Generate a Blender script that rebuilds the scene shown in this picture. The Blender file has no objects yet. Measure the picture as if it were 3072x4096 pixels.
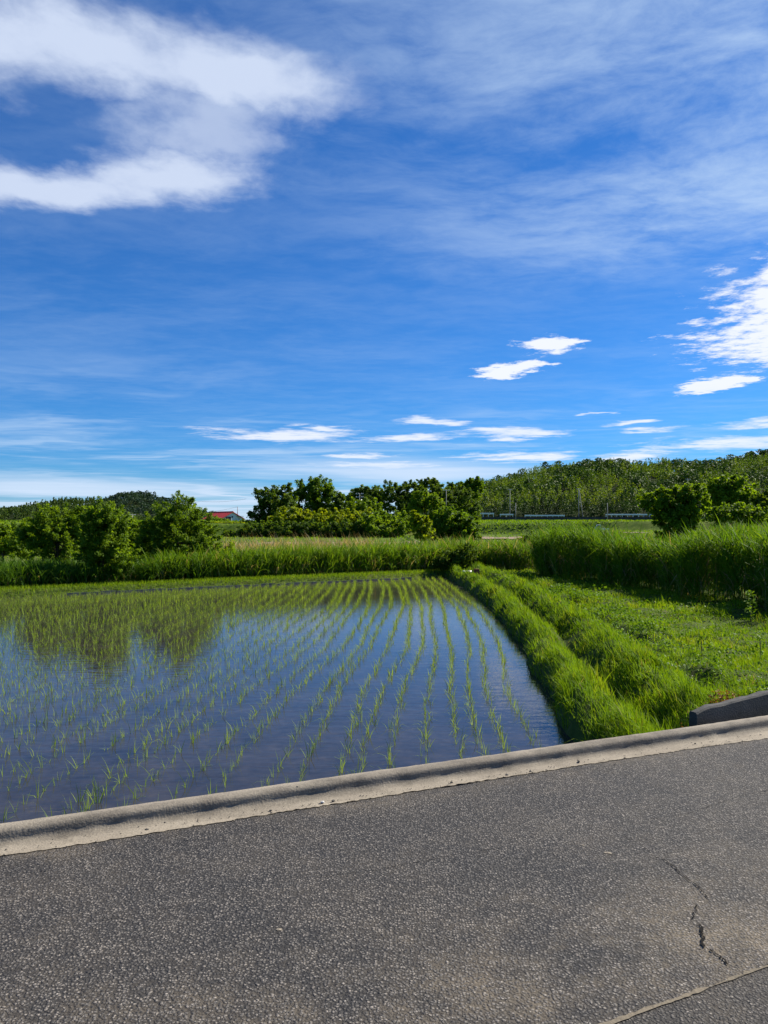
import bpy, bmesh, math, random
import numpy as np

# ------------------------------------------------------------------ camera, sky, sun, exposure
R = math.radians
sc = bpy.context.scene
col = sc.collection
EYE = 1.55
F = 3080.0                      # focal length in pixels of the 3072 px wide photograph
cam_d = bpy.data.cameras.new('camera')
cam = bpy.data.objects.new('camera', cam_d); col.objects.link(cam)
cam.location = (0, 0, EYE)
cam.rotation_euler = (R(90 + 0.97), 0, 0)
cam_d.sensor_fit = 'HORIZONTAL'; cam_d.sensor_width = 36.0
cam_d.lens = 36.0 * F / 3072.0
cam_d.clip_start = 0.05; cam_d.clip_end = 12000
sc.camera = cam
cy = sc.cycles
cy.max_bounces = 8; cy.diffuse_bounces = 4; cy.glossy_bounces = 3; cy.transmission_bounces = 4; cy.caustics_reflective = False; cy.caustics_refractive = False

SUN_A = R(28)                   # from the right (+X) towards forward (+Y)
SUN_EL = R(41)
to_sun = (math.cos(SUN_A)*math.cos(SUN_EL), math.sin(SUN_A)*math.cos(SUN_EL), math.sin(SUN_EL))
sun_d = bpy.data.lights.new('sun', 'SUN'); sun_d.energy = 5.0; sun_d.angle = R(0.55)
sun_d.color = (1.0, 0.93, 0.80)
sun = bpy.data.objects.new('sun', sun_d); col.objects.link(sun)
from mathutils import Vector
sun.rotation_euler = Vector(to_sun).to_track_quat('Z', 'Y').to_euler()

sc.view_settings.view_transform = 'Standard'
sc.view_settings.look = 'None'
sc.view_settings.exposure = 0.85
sc.view_settings.gamma = 1.0
sc.view_settings.use_curve_mapping = False

W = bpy.data.worlds.new('World'); sc.world = W; W.use_nodes = True
W.cycles.sampling_method = 'NONE'        # smooth sky: reached well enough by bounced rays
nt = W.node_tree; nt.nodes.clear()
def N(tree, t, **kw):
    n = tree.nodes.new(t)
    for k, v in kw.items():
        if k.startswith('i_'):
            n.inputs[k[2:].replace('_', ' ')].default_value = v
        else: setattr(n, k, v)
    return n
def L(tree, a, b): tree.links.new(a, b)
def mth(tree, op, a, b=None, c=None, clamp=False):
    n = tree.nodes.new('ShaderNodeMath'); n.operation = op; n.use_clamp = clamp
    for i, v in enumerate((a, b, c)):
        if v is None: continue
        if isinstance(v, (int, float)): n.inputs[i].default_value = v
        else: tree.links.new(v, n.inputs[i])
    return n.outputs[0]
def smooth(tree, v, lo, hi, a=0.0, b=1.0):
    n = tree.nodes.new('ShaderNodeMapRange'); n.interpolation_type = 'SMOOTHSTEP'
    tree.links.new(v, n.inputs['Value'])
    n.inputs['From Min'].default_value = lo; n.inputs['From Max'].default_value = hi
    n.inputs['To Min'].default_value = a; n.inputs['To Max'].default_value = b
    return n.outputs[0]
def mixc(tree, f, a, b, mode='MIX'):
    n = tree.nodes.new('ShaderNodeMix'); n.data_type = 'RGBA'; n.blend_type = mode
    for s, v in ((n.inputs[0], f), (n.inputs[6], a), (n.inputs[7], b)):
        if isinstance(v, (int, float)): s.default_value = v
        elif isinstance(v, tuple): s.default_value = v if len(v) == 4 else (*v, 1)
        else: tree.links.new(v, s)
    return n.outputs[2]

def build_world():
    t = nt
    out = N(t, 'ShaderNodeOutputWorld'); bg = N(t, 'ShaderNodeBackground'); L(t, bg.outputs[0], out.inputs[0])
    bg.inputs[1].default_value = 0.075
    sky = N(t, 'ShaderNodeTexSky', sky_type='NISHITA', sun_disc=False)
    sky.sun_elevation = SUN_EL; sky.sun_rotation = math.pi/2 - SUN_A
    sky.altitude = 100; sky.air_density = 1.0; sky.dust_density = 0.15; sky.ozone_density = 3.0
    tint = mixc(t, 1.0, sky.outputs[0], SKY_TINT, 'MULTIPLY')
    tc = N(t, 'ShaderNodeTexCoord')
    sep = N(t, 'ShaderNodeSeparateXYZ'); L(t, tc.outputs['Generated'], sep.inputs[0])
    z = mth(t, 'MAXIMUM', sep.outputs[2], 0.012)
    X = mth(t, 'DIVIDE', sep.outputs[0], z); Y = mth(t, 'DIVIDE', sep.outputs[1], z)
    P = N(t, 'ShaderNodeCombineXYZ'); L(t, X, P.inputs[0]); L(t, Y, P.inputs[1]); P = P.outputs[0]
    def noise(vec, scale, detail=4, rough=0.55, sc_=(1, 1, 1), rot=0.0, loc=(0, 0, 0)):
        m = N(t, 'ShaderNodeMapping'); m.inputs['Scale'].default_value = sc_; m.inputs['Rotation'].default_value = (0, 0, rot)
        m.inputs['Location'].default_value = loc
        L(t, vec, m.inputs[0])
        n = N(t, 'ShaderNodeTexNoise', noise_dimensions='2D'); n.inputs['Scale'].default_value = scale; n.inputs['Detail'].default_value = detail
        n.inputs['Roughness'].default_value = rough
        L(t, m.outputs[0], n.inputs['Vector']); return n
    def warp(vec, scale, amp, det=3):
        n = noise(vec, scale, det, 0.6)
        s = N(t, 'ShaderNodeVectorMath', operation='SUBTRACT'); L(t, n.outputs['Color'], s.inputs[0]); s.inputs[1].default_value = (.5, .5, .5)
        m = N(t, 'ShaderNodeVectorMath', operation='SCALE'); L(t, s.outputs[0], m.inputs[0]); m.inputs['Scale'].default_value = amp
        a = N(t, 'ShaderNodeVectorMath', operation='ADD'); L(t, vec, a.inputs[0]); L(t, m.outputs[0], a.inputs[1])
        f = N(t, 'ShaderNodeVectorMath', operation='MULTIPLY'); L(t, a.outputs[0], f.inputs[0]); f.inputs[1].default_value = (1, 1, 0)
        return f.outputs[0]
    def blob(vec, c, r, ang=0.0):
        m = N(t, 'ShaderNodeMapping', vector_type='TEXTURE')
        m.inputs['Location'].default_value = (c[0], c[1], 0); m.inputs['Scale'].default_value = (r[0], r[1], 1)
        m.inputs['Rotation'].default_value = (0, 0, ang); L(t, vec, m.inputs[0])
        l = N(t, 'ShaderNodeVectorMath', operation='LENGTH'); L(t, m.outputs[0], l.inputs[0])
        return mth(t, 'SUBTRACT', 1.0, l.outputs['Value'])
    def union(vals):
        o = vals[0]
        for v in vals[1:]:
            n = t.nodes.new('ShaderNodeMath'); n.operation = 'SMOOTH_MAX'; n.inputs[2].default_value = 0.25
            L(t, o, n.inputs[0]); L(t, v, n.inputs[1]); o = n.outputs[0]
        return o
    def plus(a, n, amp): return mth(t, 'ADD', a, mth(t, 'MULTIPLY', mth(t, 'SUBTRACT', n, 0.5), amp))
    def cl(x0, x1, yc, hh, ang=0):          # a low cloud given in photo pixels -> ellipse on the cloud layer
        v = 525 - yc/4; xa = (x0/4 - 384)/v; xb = (x1/4 - 384)/v
        dY = 770/(v*v)*hh/4
        return ((xa+xb)/2, 770/v), ((xb-xa)/2*1.15, dY*1.5), ang
    # 1 high thin veil of cirrus
    wv = warp(P, 1.1, 0.30)
    c1 = noise(wv, 1.15, 5, 0.58, (0.7, 1.35, 1), R(36)).outputs['Fac']
    c2 = noise(wv, 6.0, 6, 0.66, (0.9, 1.25, 1), R(30)).outputs['Fac']
    cc = mth(t, 'ADD', mth(t, 'MULTIPLY', c1, 0.66), mth(t, 'MULTIPLY', c2, 0.34))
    reg = union([blob(P, (1.10, 1.38), (1.05, 0.62), R(-20)), blob(P, (1.45, 2.15), (1.05, 0.62), R(-22))])
    reg = smooth(t, reg, -0.9, 0.7)
    a_c = mth(t, 'MULTIPLY', smooth(t, plus(cc, reg, 0.10), 0.28, 0.72), mth(t, 'ADD', mth(t, 'MULTIPLY', reg, 0.60), 0.13))
    colr = mixc(t, a_c, tint, CLOUD_A)
    # 2 the soft bank on the upper left
    w1 = warp(warp(P, 2.4, 0.24), 9.0, 0.10, 4)
    b = union([blob(w1, (-0.68, 1.585), (0.66, 0.26), R(20)), blob(w1, (-0.35, 1.73), (0.38, 0.215), R(14)),
               blob(w1, (-0.98, 2.25), (0.70, 0.205), R(-2)), blob(w1, (-0.60, 2.19), (0.34, 0.26), R(-20)),
               blob(w1, (-1.7, 1.45), (1.2, 0.31), R(10))])
    thin = blob(w1, (-0.44, 1.93), (0.24, 0.21), R(-30))
    fz = noise(P, 5.5, 5, 0.6, (1.0, 0.8, 1), R(-20)).outputs['Fac']
    a_b = mth(t, 'MULTIPLY', smooth(t, plus(b, fz, 0.75), -0.05, 0.78), 0.93)
    a_t = mth(t, 'MULTIPLY', smooth(t, plus(thin, fz, 1.3), -0.4, 0.8), 0.62)
    a_b = mth(t, 'MAXIMUM', a_b, a_t)
    colr = mixc(t, a_b, colr, CLOUD_B)
    # 3 brighter lower clouds with crisp ragged edges
    w2 = warp(P, 5.0, 0.30, 4); w3 = warp(P, 1.6, 0.8, 4)
    S = [((2.02, 3.35), (0.50, 0.80), R(-26)), ((2.35, 3.75), (0.70, 1.0), 0.0), ((3.4, 3.8), (1.0, 0.8), 0.0), cl(2090, 2310, 1374, 24), cl(1925, 2090, 1488, 22), cl(2040, 2180, 1462, 18, 0.05),
         cl(2750, 2960, 1538, 28), cl(2900, 3060, 1518, 10)]
    k = union([blob(w2, c, r, a) for c, r, a in S])
    fn = noise(P, 9.0, 5, 0.68, (0.75, 0.75, 1)).outputs['Fac']
    a_k = mth(t, 'MULTIPLY', smooth(t, plus(mth(t, 'ADD', k, .06), fn, 1.5), -0.12, 0.42), 0.97)
    S2 = [cl(850, 1440, 1742, 22, 0.04), cl(1150, 1420, 1712, 10), cl(1620, 1880, 1684, 11), cl(1880, 2240, 1726, 14), cl(1920, 2200, 1752, 11), cl(1480, 1820, 1752, 14),
          cl(2430, 2610, 1689, 9), cl(2490, 2690, 1718, 11), cl(2860, 3300, 1695, 12), cl(2620, 3300, 1770, 24), cl(1860, 2330, 1828, 16), cl(2350, 2660, 1830, 22),
          cl(1280, 1560, 1824, 8), cl(1300, 1700, 1860, 10), cl(2960, 3400, 1815, 14), cl(2320, 2450, 1655, 5)]
    q = union([blob(w3, c, r, a) for c, r, a in S2])
    fq = noise(P, 2.6, 5, 0.65, (0.7, 0.8, 1)).outputs['Fac']
    a_q = mth(t, 'MULTIPLY', smooth(t, plus(q, fq, 2.2), -0.1, 0.9), 0.88)
    colr = mixc(t, mth(t, 'MAXIMUM', a_k, a_q), colr, CLOUD_C)
    fw = noise(warp(P, .5, 1.5), 0.55, 5, 0.62, (0.5, 1.0, 1), R(-10)).outputs['Fac']
    a_w = mth(t, 'MULTIPLY', smooth(t, fw, 0.46, 0.76), smooth(t, Y, 3.0, 8.0, 0, .55))
    colr = mixc(t, a_w, colr, CLOUD_A)
    # 4 bands and milky air near the horizon
    wl = warp(P, 0.22, 4.0)
    h1 = noise(wl, 0.16, 4, 0.5, (0.30, 1.0, 1), R(-6), loc=(3.3, 1.2, 0)).outputs['Fac']
    a_h = mth(t, 'MULTIPLY', mth(t, 'MULTIPLY', smooth(t, h1, 0.36, 0.62), smooth(t, Y, 9.0, 22.0)), 0.75)
    band = union([blob(wl, c, r, a) for c, r, a in (cl(-500, 940, 1960, 34, -.25), cl(1200, 2000, 1900, 30), cl(800, 980, 1975, 30))])
    a_h = mth(t, 'MAXIMUM', a_h, mth(t, 'MULTIPLY', smooth(t, band, -.5, .9), .8))
    a_h = mth(t, 'MAXIMUM', a_h, smooth(t, Y, 16, 60, 0, .62))
    colr = mixc(t, a_h, colr, CLOUD_H)
    L(t, colr, bg.inputs[0])
CLOUD_A = (4.3, 5.6, 7.3, 1); CLOUD_B = (4.9, 5.6, 7.0, 1); CLOUD_C = (6.9, 7.2, 7.9, 1); CLOUD_H = (5.3, 6.2, 7.6, 1)
SKY_TINT = (0.185, 0.52, 0.93, 1)
build_world()

# ------------------------------------------------------------------ helpers
rng = np.random.default_rng(7)
def at(px, py, d):               # photo pixel at distance d (metres ahead) -> place
    return np.array([(px-1536)/F*d, d, EYE + (2100-py)/F*d])

def mesh_np(name, verts, faces, mat=None, tint=None, smooth_=False):
    """verts (n,3), faces: (m,k) array or list of such arrays; tint per vertex"""
    if not isinstance(faces, (list, tuple)): faces = [faces]
    me = bpy.data.meshes.new(name)
    verts = np.asarray(verts, dtype=np.float32)
    me.vertices.add(len(verts)); me.vertices.foreach_set('co', verts.ravel())
    loops = np.concatenate([f.ravel() for f in faces]).astype(np.int32)
    tot = np.concatenate([np.full(len(f), f.shape[1], dtype=np.int32) for f in faces])
    start = np.concatenate([[0], np.cumsum(tot)[:-1]]).astype(np.int32)
    me.loops.add(len(loops)); me.loops.foreach_set('vertex_index', loops)
    me.polygons.add(len(tot)); me.polygons.foreach_set('loop_start', start); me.polygons.foreach_set('loop_total', tot)
    if smooth_: me.polygons.foreach_set('use_smooth', np.ones(len(tot), dtype=bool))
    if tint is not None:
        a = me.attributes.new('tint', 'FLOAT', 'POINT'); a.data.foreach_set('value', np.asarray(tint, dtype=np.float32))
    me.update(calc_edges=True); me.validate()
    if mat: me.materials.append(mat)
    return me
def put(name, me, parent=None, label=None, cat=None, group=None, kind=None, loc=None, rz=None):
    o = bpy.data.objects.new(name, me); col.objects.link(o)
    if parent is not None: o.parent = parent
    if label: o['label'] = label
    if cat: o['category'] = cat
    if group: o['group'] = group
    if kind: o['kind'] = kind
    if loc is not None: o.location = loc
    if rz is not None: o.rotation_euler = (0, 0, rz)
    return o
class MB:
    """collects boxes, tubes and polygons into one mesh"""
    def __init__(s): s.v = []; s.f = []
    def add(s, vs, fs):
        o = len(s.v); s.v += [tuple(map(float, p)) for p in vs]; s.f += [tuple(i+o for i in f) for f in fs]; return s
    def box(s, c, d, rz=0.0):
        x, y, z = d[0]/2, d[1]/2, d[2]/2; cr, sr = math.cos(rz), math.sin(rz); vs = []
        for dz in (-z, z):
            for dx, dy in ((-x, -y), (x, -y), (x, y), (-x, y)):
                vs.append((c[0]+dx*cr-dy*sr, c[1]+dx*sr+dy*cr, c[2]+dz))
        return s.add(vs, [(3, 2, 1, 0), (4, 5, 6, 7), (0, 1, 5, 4), (1, 2, 6, 5), (2, 3, 7, 6), (3, 0, 4, 7)])
    def tube(s, pts, rad, n=7):
        pts = [np.array(p, float) for p in pts]
        if not isinstance(rad, (list, tuple, np.ndarray)): rad = [rad]*len(pts)
        vs = []
        for i, p in enumerate(pts):
            d = pts[min(i+1, len(pts)-1)] - pts[max(i-1, 0)]; d = d/(np.linalg.norm(d)+1e-9)
            a = np.cross(d, (0.3, 0.9, 0.1) if abs(d[2]) > .8 else (0, 0, 1)); a /= np.linalg.norm(a)+1e-9; b = np.cross(d, a)
            for k in range(n):
                th = 2*math.pi*k/n; vs.append(p + rad[i]*(math.cos(th)*a + math.sin(th)*b))
        fs = []
        for i in range(len(pts)-1):
            for k in range(n):
                k2 = (k+1) % n; fs.append((i*n+k, i*n+k2, (i+1)*n+k2, (i+1)*n+k))
        fs.append(tuple(range(n-1, -1, -1))); fs.append(tuple((len(pts)-1)*n+k for k in range(n)))
        return s.add(vs, fs)
    def mesh(s, name, mat, smooth_=False, bevel=0.0):
        me = bpy.data.meshes.new(name); me.from_pydata(s.v, [], s.f)
        if bevel:
            bm = bmesh.new(); bm.from_mesh(me)
            bmesh.ops.bevel(bm, geom=list(bm.edges), offset=bevel, segments=2, affect='EDGES', profile=0.7)
            bm.to_mesh(me); bm.free()
        if mat: me.materials.append(mat)
        if smooth_:
            for p in me.polygons: p.use_smooth = True
        me.update(); return me
def empty(name, loc, label, cat, group=None, rz=0.0):
    o = bpy.data.objects.new(name, None); col.objects.link(o); o.location = [float(v) for v in loc]; o.rotation_euler = (0, 0, rz)
    o['label'] = label; o['category'] = cat
    if group: o['group'] = group
    return o

# ------------------------------------------------------------------ materials
def mat_new(name):
    m = bpy.data.materials.new(name); m.use_nodes = True; t = m.node_tree; t.nodes.clear()
    out = N(t, 'ShaderNodeOutputMaterial'); return m, t, out
def ramp(t, fac, stops):
    r = N(t, 'ShaderNodeValToRGB'); L(t, fac, r.inputs[0])
    e = r.color_ramp.elements
    while len(e) < len(stops): e.new(0.5)
    for el, (p, c) in zip(e, stops): el.position = p; el.color = (*c, 1)
    return r.outputs[0]
def leaf_mat(name, stops, trans=0.45, rough=0.6, spec=0.16, tsat=(1.25, 1.15, 0.45)):
    if any(k in name for k in ('tree', 'dark', 'lime')): tsat = (1.75, 1.6, .5); trans += .08
    if name == 'hill_wood_leaf': tsat = (1.35, 1.35, .5)
    m, t, out = mat_new(name)
    at_ = N(t, 'ShaderNodeAttribute', attribute_name='tint')
    c = ramp(t, at_.outputs['Fac'], stops)
    p = N(t, 'ShaderNodeBsdfPrincipled'); L(t, c, p.inputs['Base Color']); p.inputs['Roughness'].default_value = rough
    p.inputs['Specular IOR Level'].default_value = spec
    tr = N(t, 'ShaderNodeBsdfTranslucent'); L(t, mixc(t, 1.0, c, (*tsat, 1), 'MULTIPLY'), tr.inputs[0])
    mx = N(t, 'ShaderNodeMixShader'); mx.inputs[0].default_value = trans
    L(t, p.outputs[0], mx.inputs[1]); L(t, tr.outputs[0], mx.inputs[2]); L(t, mx.outputs[0], out.inputs[0])
    return m
def plain(name, c, rough=0.6, noise=0.0, nscale=8.0, metal=0.0, spec=0.4, bump=0.0):
    m, t, out = mat_new(name)
    p = N(t, 'ShaderNodeBsdfPrincipled'); p.inputs['Roughness'].default_value = rough; p.inputs['Metallic'].default_value = metal
    p.inputs['Specular IOR Level'].default_value = spec
    if noise:
        tc = N(t, 'ShaderNodeTexCoord'); n = N(t, 'ShaderNodeTexNoise'); n.inputs['Scale'].default_value = nscale; n.inputs['Detail'].default_value = 6
        L(t, tc.outputs['Object'], n.inputs['Vector'])
        lo = tuple(v*(1-noise) for v in c); hi = tuple(min(1, v*(1+noise)) for v in c)
        L(t, ramp(t, n.outputs['Fac'], [(0.3, lo), (0.7, hi)]), p.inputs['Base Color'])
        if bump:
            b = N(t, 'ShaderNodeBump'); b.inputs['Strength'].default_value = bump; b.inputs['Distance'].default_value = 0.02
            L(t, n.outputs['Fac'], b.inputs['Height']); L(t, b.outputs[0], p.inputs['Normal'])
    else: p.inputs['Base Color'].default_value = (*c, 1)
    L(t, p.outputs[0], out.inputs[0]); return m

def asphalt_mat(name, dark=1.0, sandy=0.5):
    m, t, out = mat_new(name)
    tc = N(t, 'ShaderNodeTexCoord'); P = tc.outputs['Object']
    def nz(s, d=4, r=.55):
        n = N(t, 'ShaderNodeTexNoise'); n.inputs['Scale'].default_value = s; n.inputs['Detail'].default_value = d; n.inputs['Roughness'].default_value = r
        L(t, P, n.inputs['Vector']); return n
    wn = nz(60, 2); wv = N(t, 'ShaderNodeVectorMath', operation='SCALE'); L(t, wn.outputs['Color'], wv.inputs[0]); wv.inputs['Scale'].default_value = 0.012
    ad = N(t, 'ShaderNodeVectorMath', operation='ADD'); L(t, P, ad.inputs[0]); L(t, wv.outputs[0], ad.inputs[1])
    v = N(t, 'ShaderNodeTexVoronoi', feature='F1'); v.inputs['Scale'].default_value = 92; L(t, ad.outputs[0], v.inputs['Vector'])
    ve = N(t, 'ShaderNodeTexVoronoi', feature='F1'); ve.inputs['Scale'].default_value = 210; L(t, ad.outputs[0], ve.inputs['Vector'])
    sp = N(t, 'ShaderNodeSeparateColor'); L(t, v.outputs['Color'], sp.inputs[0])
    d = dark
    stone = ramp(t, sp.outputs[0], [(0.0, (.025*d, .024*d, .024*d)), (0.35, (.080*d, .075*d, .069*d)), (0.75, (.155*d, .142*d, .126*d)), (0.95, (.205*d, .183*d, .157*d)), (1.0, (.27, .245, .215))])
    gap = smooth(t, v.outputs['Distance'], 0.26, 0.56)
    mpk = N(t, 'ShaderNodeMapping'); mpk.inputs['Rotation'].default_value = (0, 0, R(-24)); mpk.inputs['Scale'].default_value = (.22, 1.7, 1); L(t, P, mpk.inputs[0])
    trk = N(t, 'ShaderNodeTexNoise'); trk.inputs['Scale'].default_value = 1.6; trk.inputs['Detail'].default_value = 5; L(t, mpk.outputs[0], trk.inputs['Vector'])
    big = nz(1.1, 5, .6); mid = nz(7, 5, .65); fine = nz(38, 3)
    sandf = mth(t, 'ADD', mth(t, 'MULTIPLY', big.outputs['Fac'], .6), mth(t, 'MULTIPLY', mid.outputs['Fac'], .5))
    dt = N(t, 'ShaderNodeVectorMath', operation='DOT_PRODUCT'); L(t, P, dt.inputs[0]); dt.inputs[1].default_value = (-math.sin(R(24)), math.cos(R(24)), 0)
    tt = mth(t, 'SUBTRACT', dt.outputs['Value'], 1.80*math.sin(R(24))+3.60*math.cos(R(24)))       # metres from the kerb line
    dusty = mth(t, 'ADD', smooth(t, tt, -1.0, -2.1, .25, 1.0), smooth(t, tt, -.25, -.02, 0, .6))
    sandf = mth(t, 'MULTIPLY', smooth(t, sandf, .40, .85), dusty)
    gapc = mixc(t, mth(t, 'MULTIPLY', sandf, sandy*.8), (.020, .019, .019), (.22, .178, .120))
    c = mixc(t, gap, stone, gapc)
    # sandy film lying in the hollows, pale scuffs
    f2 = mth(t, 'MULTIPLY', smooth(t, mid.outputs['Fac'], .60, .85), 0.15)
    c = mixc(t, mth(t, 'MULTIPLY', f2, smooth(t, fine.outputs['Fac'], .42, .62)), c, (.23, .20, .16))
    c = mixc(t, 1.0, c, mixc(t, smooth(t, mth(t, 'ADD', mth(t, 'MULTIPLY', big.outputs['Fac'], .55), mth(t, 'MULTIPLY', trk.outputs['Fac'], .45)), .36, .64), (.86, .86, .87), (1.12, 1.10, 1.08)), 'MULTIPLY')
    p = N(t, 'ShaderNodeBsdfPrincipled'); L(t, c, p.inputs['Base Color']); p.inputs['Roughness'].default_value = .82; p.inputs['Specular IOR Level'].default_value = .35
    hgt = mth(t, 'SUBTRACT', 1.0, v.outputs['Distance']); hgt = mth(t, 'ADD', hgt, mth(t, 'MULTIPLY', sp.outputs[1], .7))
    hgt = mth(t, 'ADD', hgt, mth(t, 'MULTIPLY', ve.outputs['Distance'], -.25))
    b = N(t, 'ShaderNodeBump'); b.inputs['Strength'].default_value = .9; b.inputs['Distance'].default_value = .007
    L(t, hgt, b.inputs['Height']); L(t, b.outputs[0], p.inputs['Normal']); L(t, p.outputs[0], out.inputs[0])
    return m
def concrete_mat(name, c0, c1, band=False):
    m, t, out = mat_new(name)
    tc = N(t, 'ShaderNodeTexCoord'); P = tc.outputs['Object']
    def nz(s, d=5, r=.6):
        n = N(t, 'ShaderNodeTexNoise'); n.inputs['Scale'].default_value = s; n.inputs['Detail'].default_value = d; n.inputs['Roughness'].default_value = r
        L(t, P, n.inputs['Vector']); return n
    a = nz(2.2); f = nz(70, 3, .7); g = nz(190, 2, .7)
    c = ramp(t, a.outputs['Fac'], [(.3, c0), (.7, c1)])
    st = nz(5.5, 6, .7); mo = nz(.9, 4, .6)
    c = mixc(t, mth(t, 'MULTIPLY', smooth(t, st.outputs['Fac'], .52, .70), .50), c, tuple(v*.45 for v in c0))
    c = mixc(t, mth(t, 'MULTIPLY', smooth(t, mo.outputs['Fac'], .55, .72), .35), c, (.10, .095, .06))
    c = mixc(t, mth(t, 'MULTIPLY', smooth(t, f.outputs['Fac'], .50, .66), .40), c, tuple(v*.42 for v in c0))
    if band:      # uneven darker band along the sloping face of the kerb
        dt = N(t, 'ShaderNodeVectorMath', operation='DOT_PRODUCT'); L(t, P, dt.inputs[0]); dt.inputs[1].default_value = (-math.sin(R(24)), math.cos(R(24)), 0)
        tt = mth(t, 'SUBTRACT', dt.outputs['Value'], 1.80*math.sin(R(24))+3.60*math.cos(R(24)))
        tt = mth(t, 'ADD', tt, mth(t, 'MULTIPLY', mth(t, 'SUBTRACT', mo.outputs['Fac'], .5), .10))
        face_band = mth(t, 'MULTIPLY', smooth(t, tt, .085, .15), smooth(t, tt, .245, .19))
        c = mixc(t, mth(t, 'MULTIPLY', face_band, smooth(t, st.outputs['Fac'], .28, .60, .15, .52)), c, (.055, .050, .044))
    c = mixc(t, mth(t, 'MULTIPLY', smooth(t, g.outputs['Fac'], .55, .72), .55), c, tuple(min(.75, v*1.45) for v in c1))
    v = N(t, 'ShaderNodeTexVoronoi'); v.inputs['Scale'].default_value = 85; L(t, P, v.inputs['Vector'])
    p = N(t, 'ShaderNodeBsdfPrincipled'); L(t, c, p.inputs['Base Color']); p.inputs['Roughness'].default_value = .9; p.inputs['Specular IOR Level'].default_value = .25
    h = mth(t, 'ADD', mth(t, 'MULTIPLY', f.outputs['Fac'], 1.0), mth(t, 'MULTIPLY', v.outputs['Distance'], .8))
    b = N(t, 'ShaderNodeBump'); b.inputs['Strength'].default_value = .45; b.inputs['Distance'].default_value = .004
    L(t, h, b.inputs['Height']); L(t, b.outputs[0], p.inputs['Normal']); L(t, p.outputs[0], out.inputs[0])
    return m
def soil_mat():
    m, t, out = mat_new('field_soil')
    tc = N(t, 'ShaderNodeTexCoord'); P = tc.outputs['Object']
    def nz(s, d=5, r=.6):
        n = N(t, 'ShaderNodeTexNoise'); n.inputs['Scale'].default_value = s; n.inputs['Detail'].default_value = d; n.inputs['Roughness'].default_value = r
        L(t, P, n.inputs['Vector']); return n
    a = nz(3.0, 6); b = nz(.05, 4); f = nz(.9, 6, .7)
    near = ramp(t, a.outputs['Fac'], [(.3, (.030, .045, .010)), (.55, (.055, .085, .014)), (.75, (.075, .065, .030))])
    far = ramp(t, f.outputs['Fac'], [(.3, (.032, .060, .008)), (.55, (.070, .115, .012)), (.75, (.130, .150, .030))])
    s = N(t, 'ShaderNodeSeparateXYZ'); L(t, P, s.inputs[0])
    c = mixc(t, smooth(t, s.outputs[1], 38, 55), near, far)
    c = mixc(t, mth(t, 'MULTIPLY', smooth(t, b.outputs['Fac'], .5, .62), .45), c, (.15, .16, .04))
    p = N(t, 'ShaderNodeBsdfPrincipled'); L(t, c, p.inputs['Base Color']); p.inputs['Roughness'].default_value = .95; p.inputs['Specular IOR Level'].default_value = .1
    bp = N(t, 'ShaderNodeBump'); bp.inputs['Strength'].default_value = .8; bp.inputs['Distance'].default_value = .06
    L(t, a.outputs['Fac'], bp.inputs['Height']); L(t, bp.outputs[0], p.inputs['Normal']); L(t, p.outputs[0], out.inputs[0])
    return m
def water_mat():
    m, t, out = mat_new('paddy_water')
    tc = N(t, 'ShaderNodeTexCoord'); P = tc.outputs['Object']
    def nz(s, d=3, r=.5, sc_=(1, 1, 1)):
        mp = N(t, 'ShaderNodeMapping'); mp.inputs['Scale'].default_value = sc_; L(t, P, mp.inputs[0])
        n = N(t, 'ShaderNodeTexNoise'); n.inputs['Scale'].default_value = s; n.inputs['Detail'].default_value = d; n.inputs['Roughness'].default_value = r
        L(t, mp.outputs[0], n.inputs['Vector']); return n
    a = nz(1.6, 6, .65); b = nz(9, 4, .6)
    c = ramp(t, mth(t, 'ADD', mth(t, 'MULTIPLY', a.outputs['Fac'], .6), mth(t, 'MULTIPLY', b.outputs['Fac'], .4)),
             [(.35, (.020, .019, .019)), (.55, (.038, .034, .031)), (.75, (.065, .055, .045))])
    p = N(t, 'ShaderNodeBsdfPrincipled'); L(t, c, p.inputs['Base Color']); p.inputs['Roughness'].default_value = .02
    p.inputs['IOR'].default_value = 1.333; p.inputs['Specular IOR Level'].default_value = .5
    w = nz(5.0, 3, .5, (.6, 1.6, 1)); w2 = nz(22, 2, .5, (.7, 1.4, 1))
    h = mth(t, 'ADD', w.outputs['Fac'], mth(t, 'MULTIPLY', w2.outputs['Fac'], .22))
    bp = N(t, 'ShaderNodeBump'); bp.inputs['Strength'].default_value = .10; bp.inputs['Distance'].default_value = .03
    L(t, h, bp.inputs['Height']); L(t, bp.outputs[0], p.inputs['Normal']); L(t, p.outputs[0], out.inputs[0])
    return m

M = {}
M['asphalt'] = asphalt_mat('asphalt_worn', 1.0, .95)
M['asphalt2'] = asphalt_mat('asphalt_darker', .72, .35)
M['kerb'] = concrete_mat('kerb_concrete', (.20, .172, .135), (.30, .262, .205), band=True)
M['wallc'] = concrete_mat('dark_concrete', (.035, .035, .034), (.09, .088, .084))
M['soil'] = soil_mat(); M['water'] = water_mat()
M['sand'] = concrete_mat('drifted_sand', (.21, .178, .135), (.31, .268, .205))
M['sand2'] = concrete_mat('seam_sand', (.115, .098, .072), (.21, .175, .125))
M['floor'] = plain('forest_floor', (.022, .032, .010), .95, .4, .2, spec=.05)
M['crack'] = plain('crack_dark', (.016, .015, .014), .95, spec=.05)
M['stone'] = plain('stone_dark', (.055, .052, .048), .85, .35, 60)
M['stone_pale'] = plain('stone_pale', (.48, .46, .42), .85, .2, 60)
M['white'] = plain('white_paint', (.78, .78, .76), .5, .08, 3)
M['rail'] = plain('rail_paint', (.80, .81, .80), .45, .06, 3)
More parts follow.
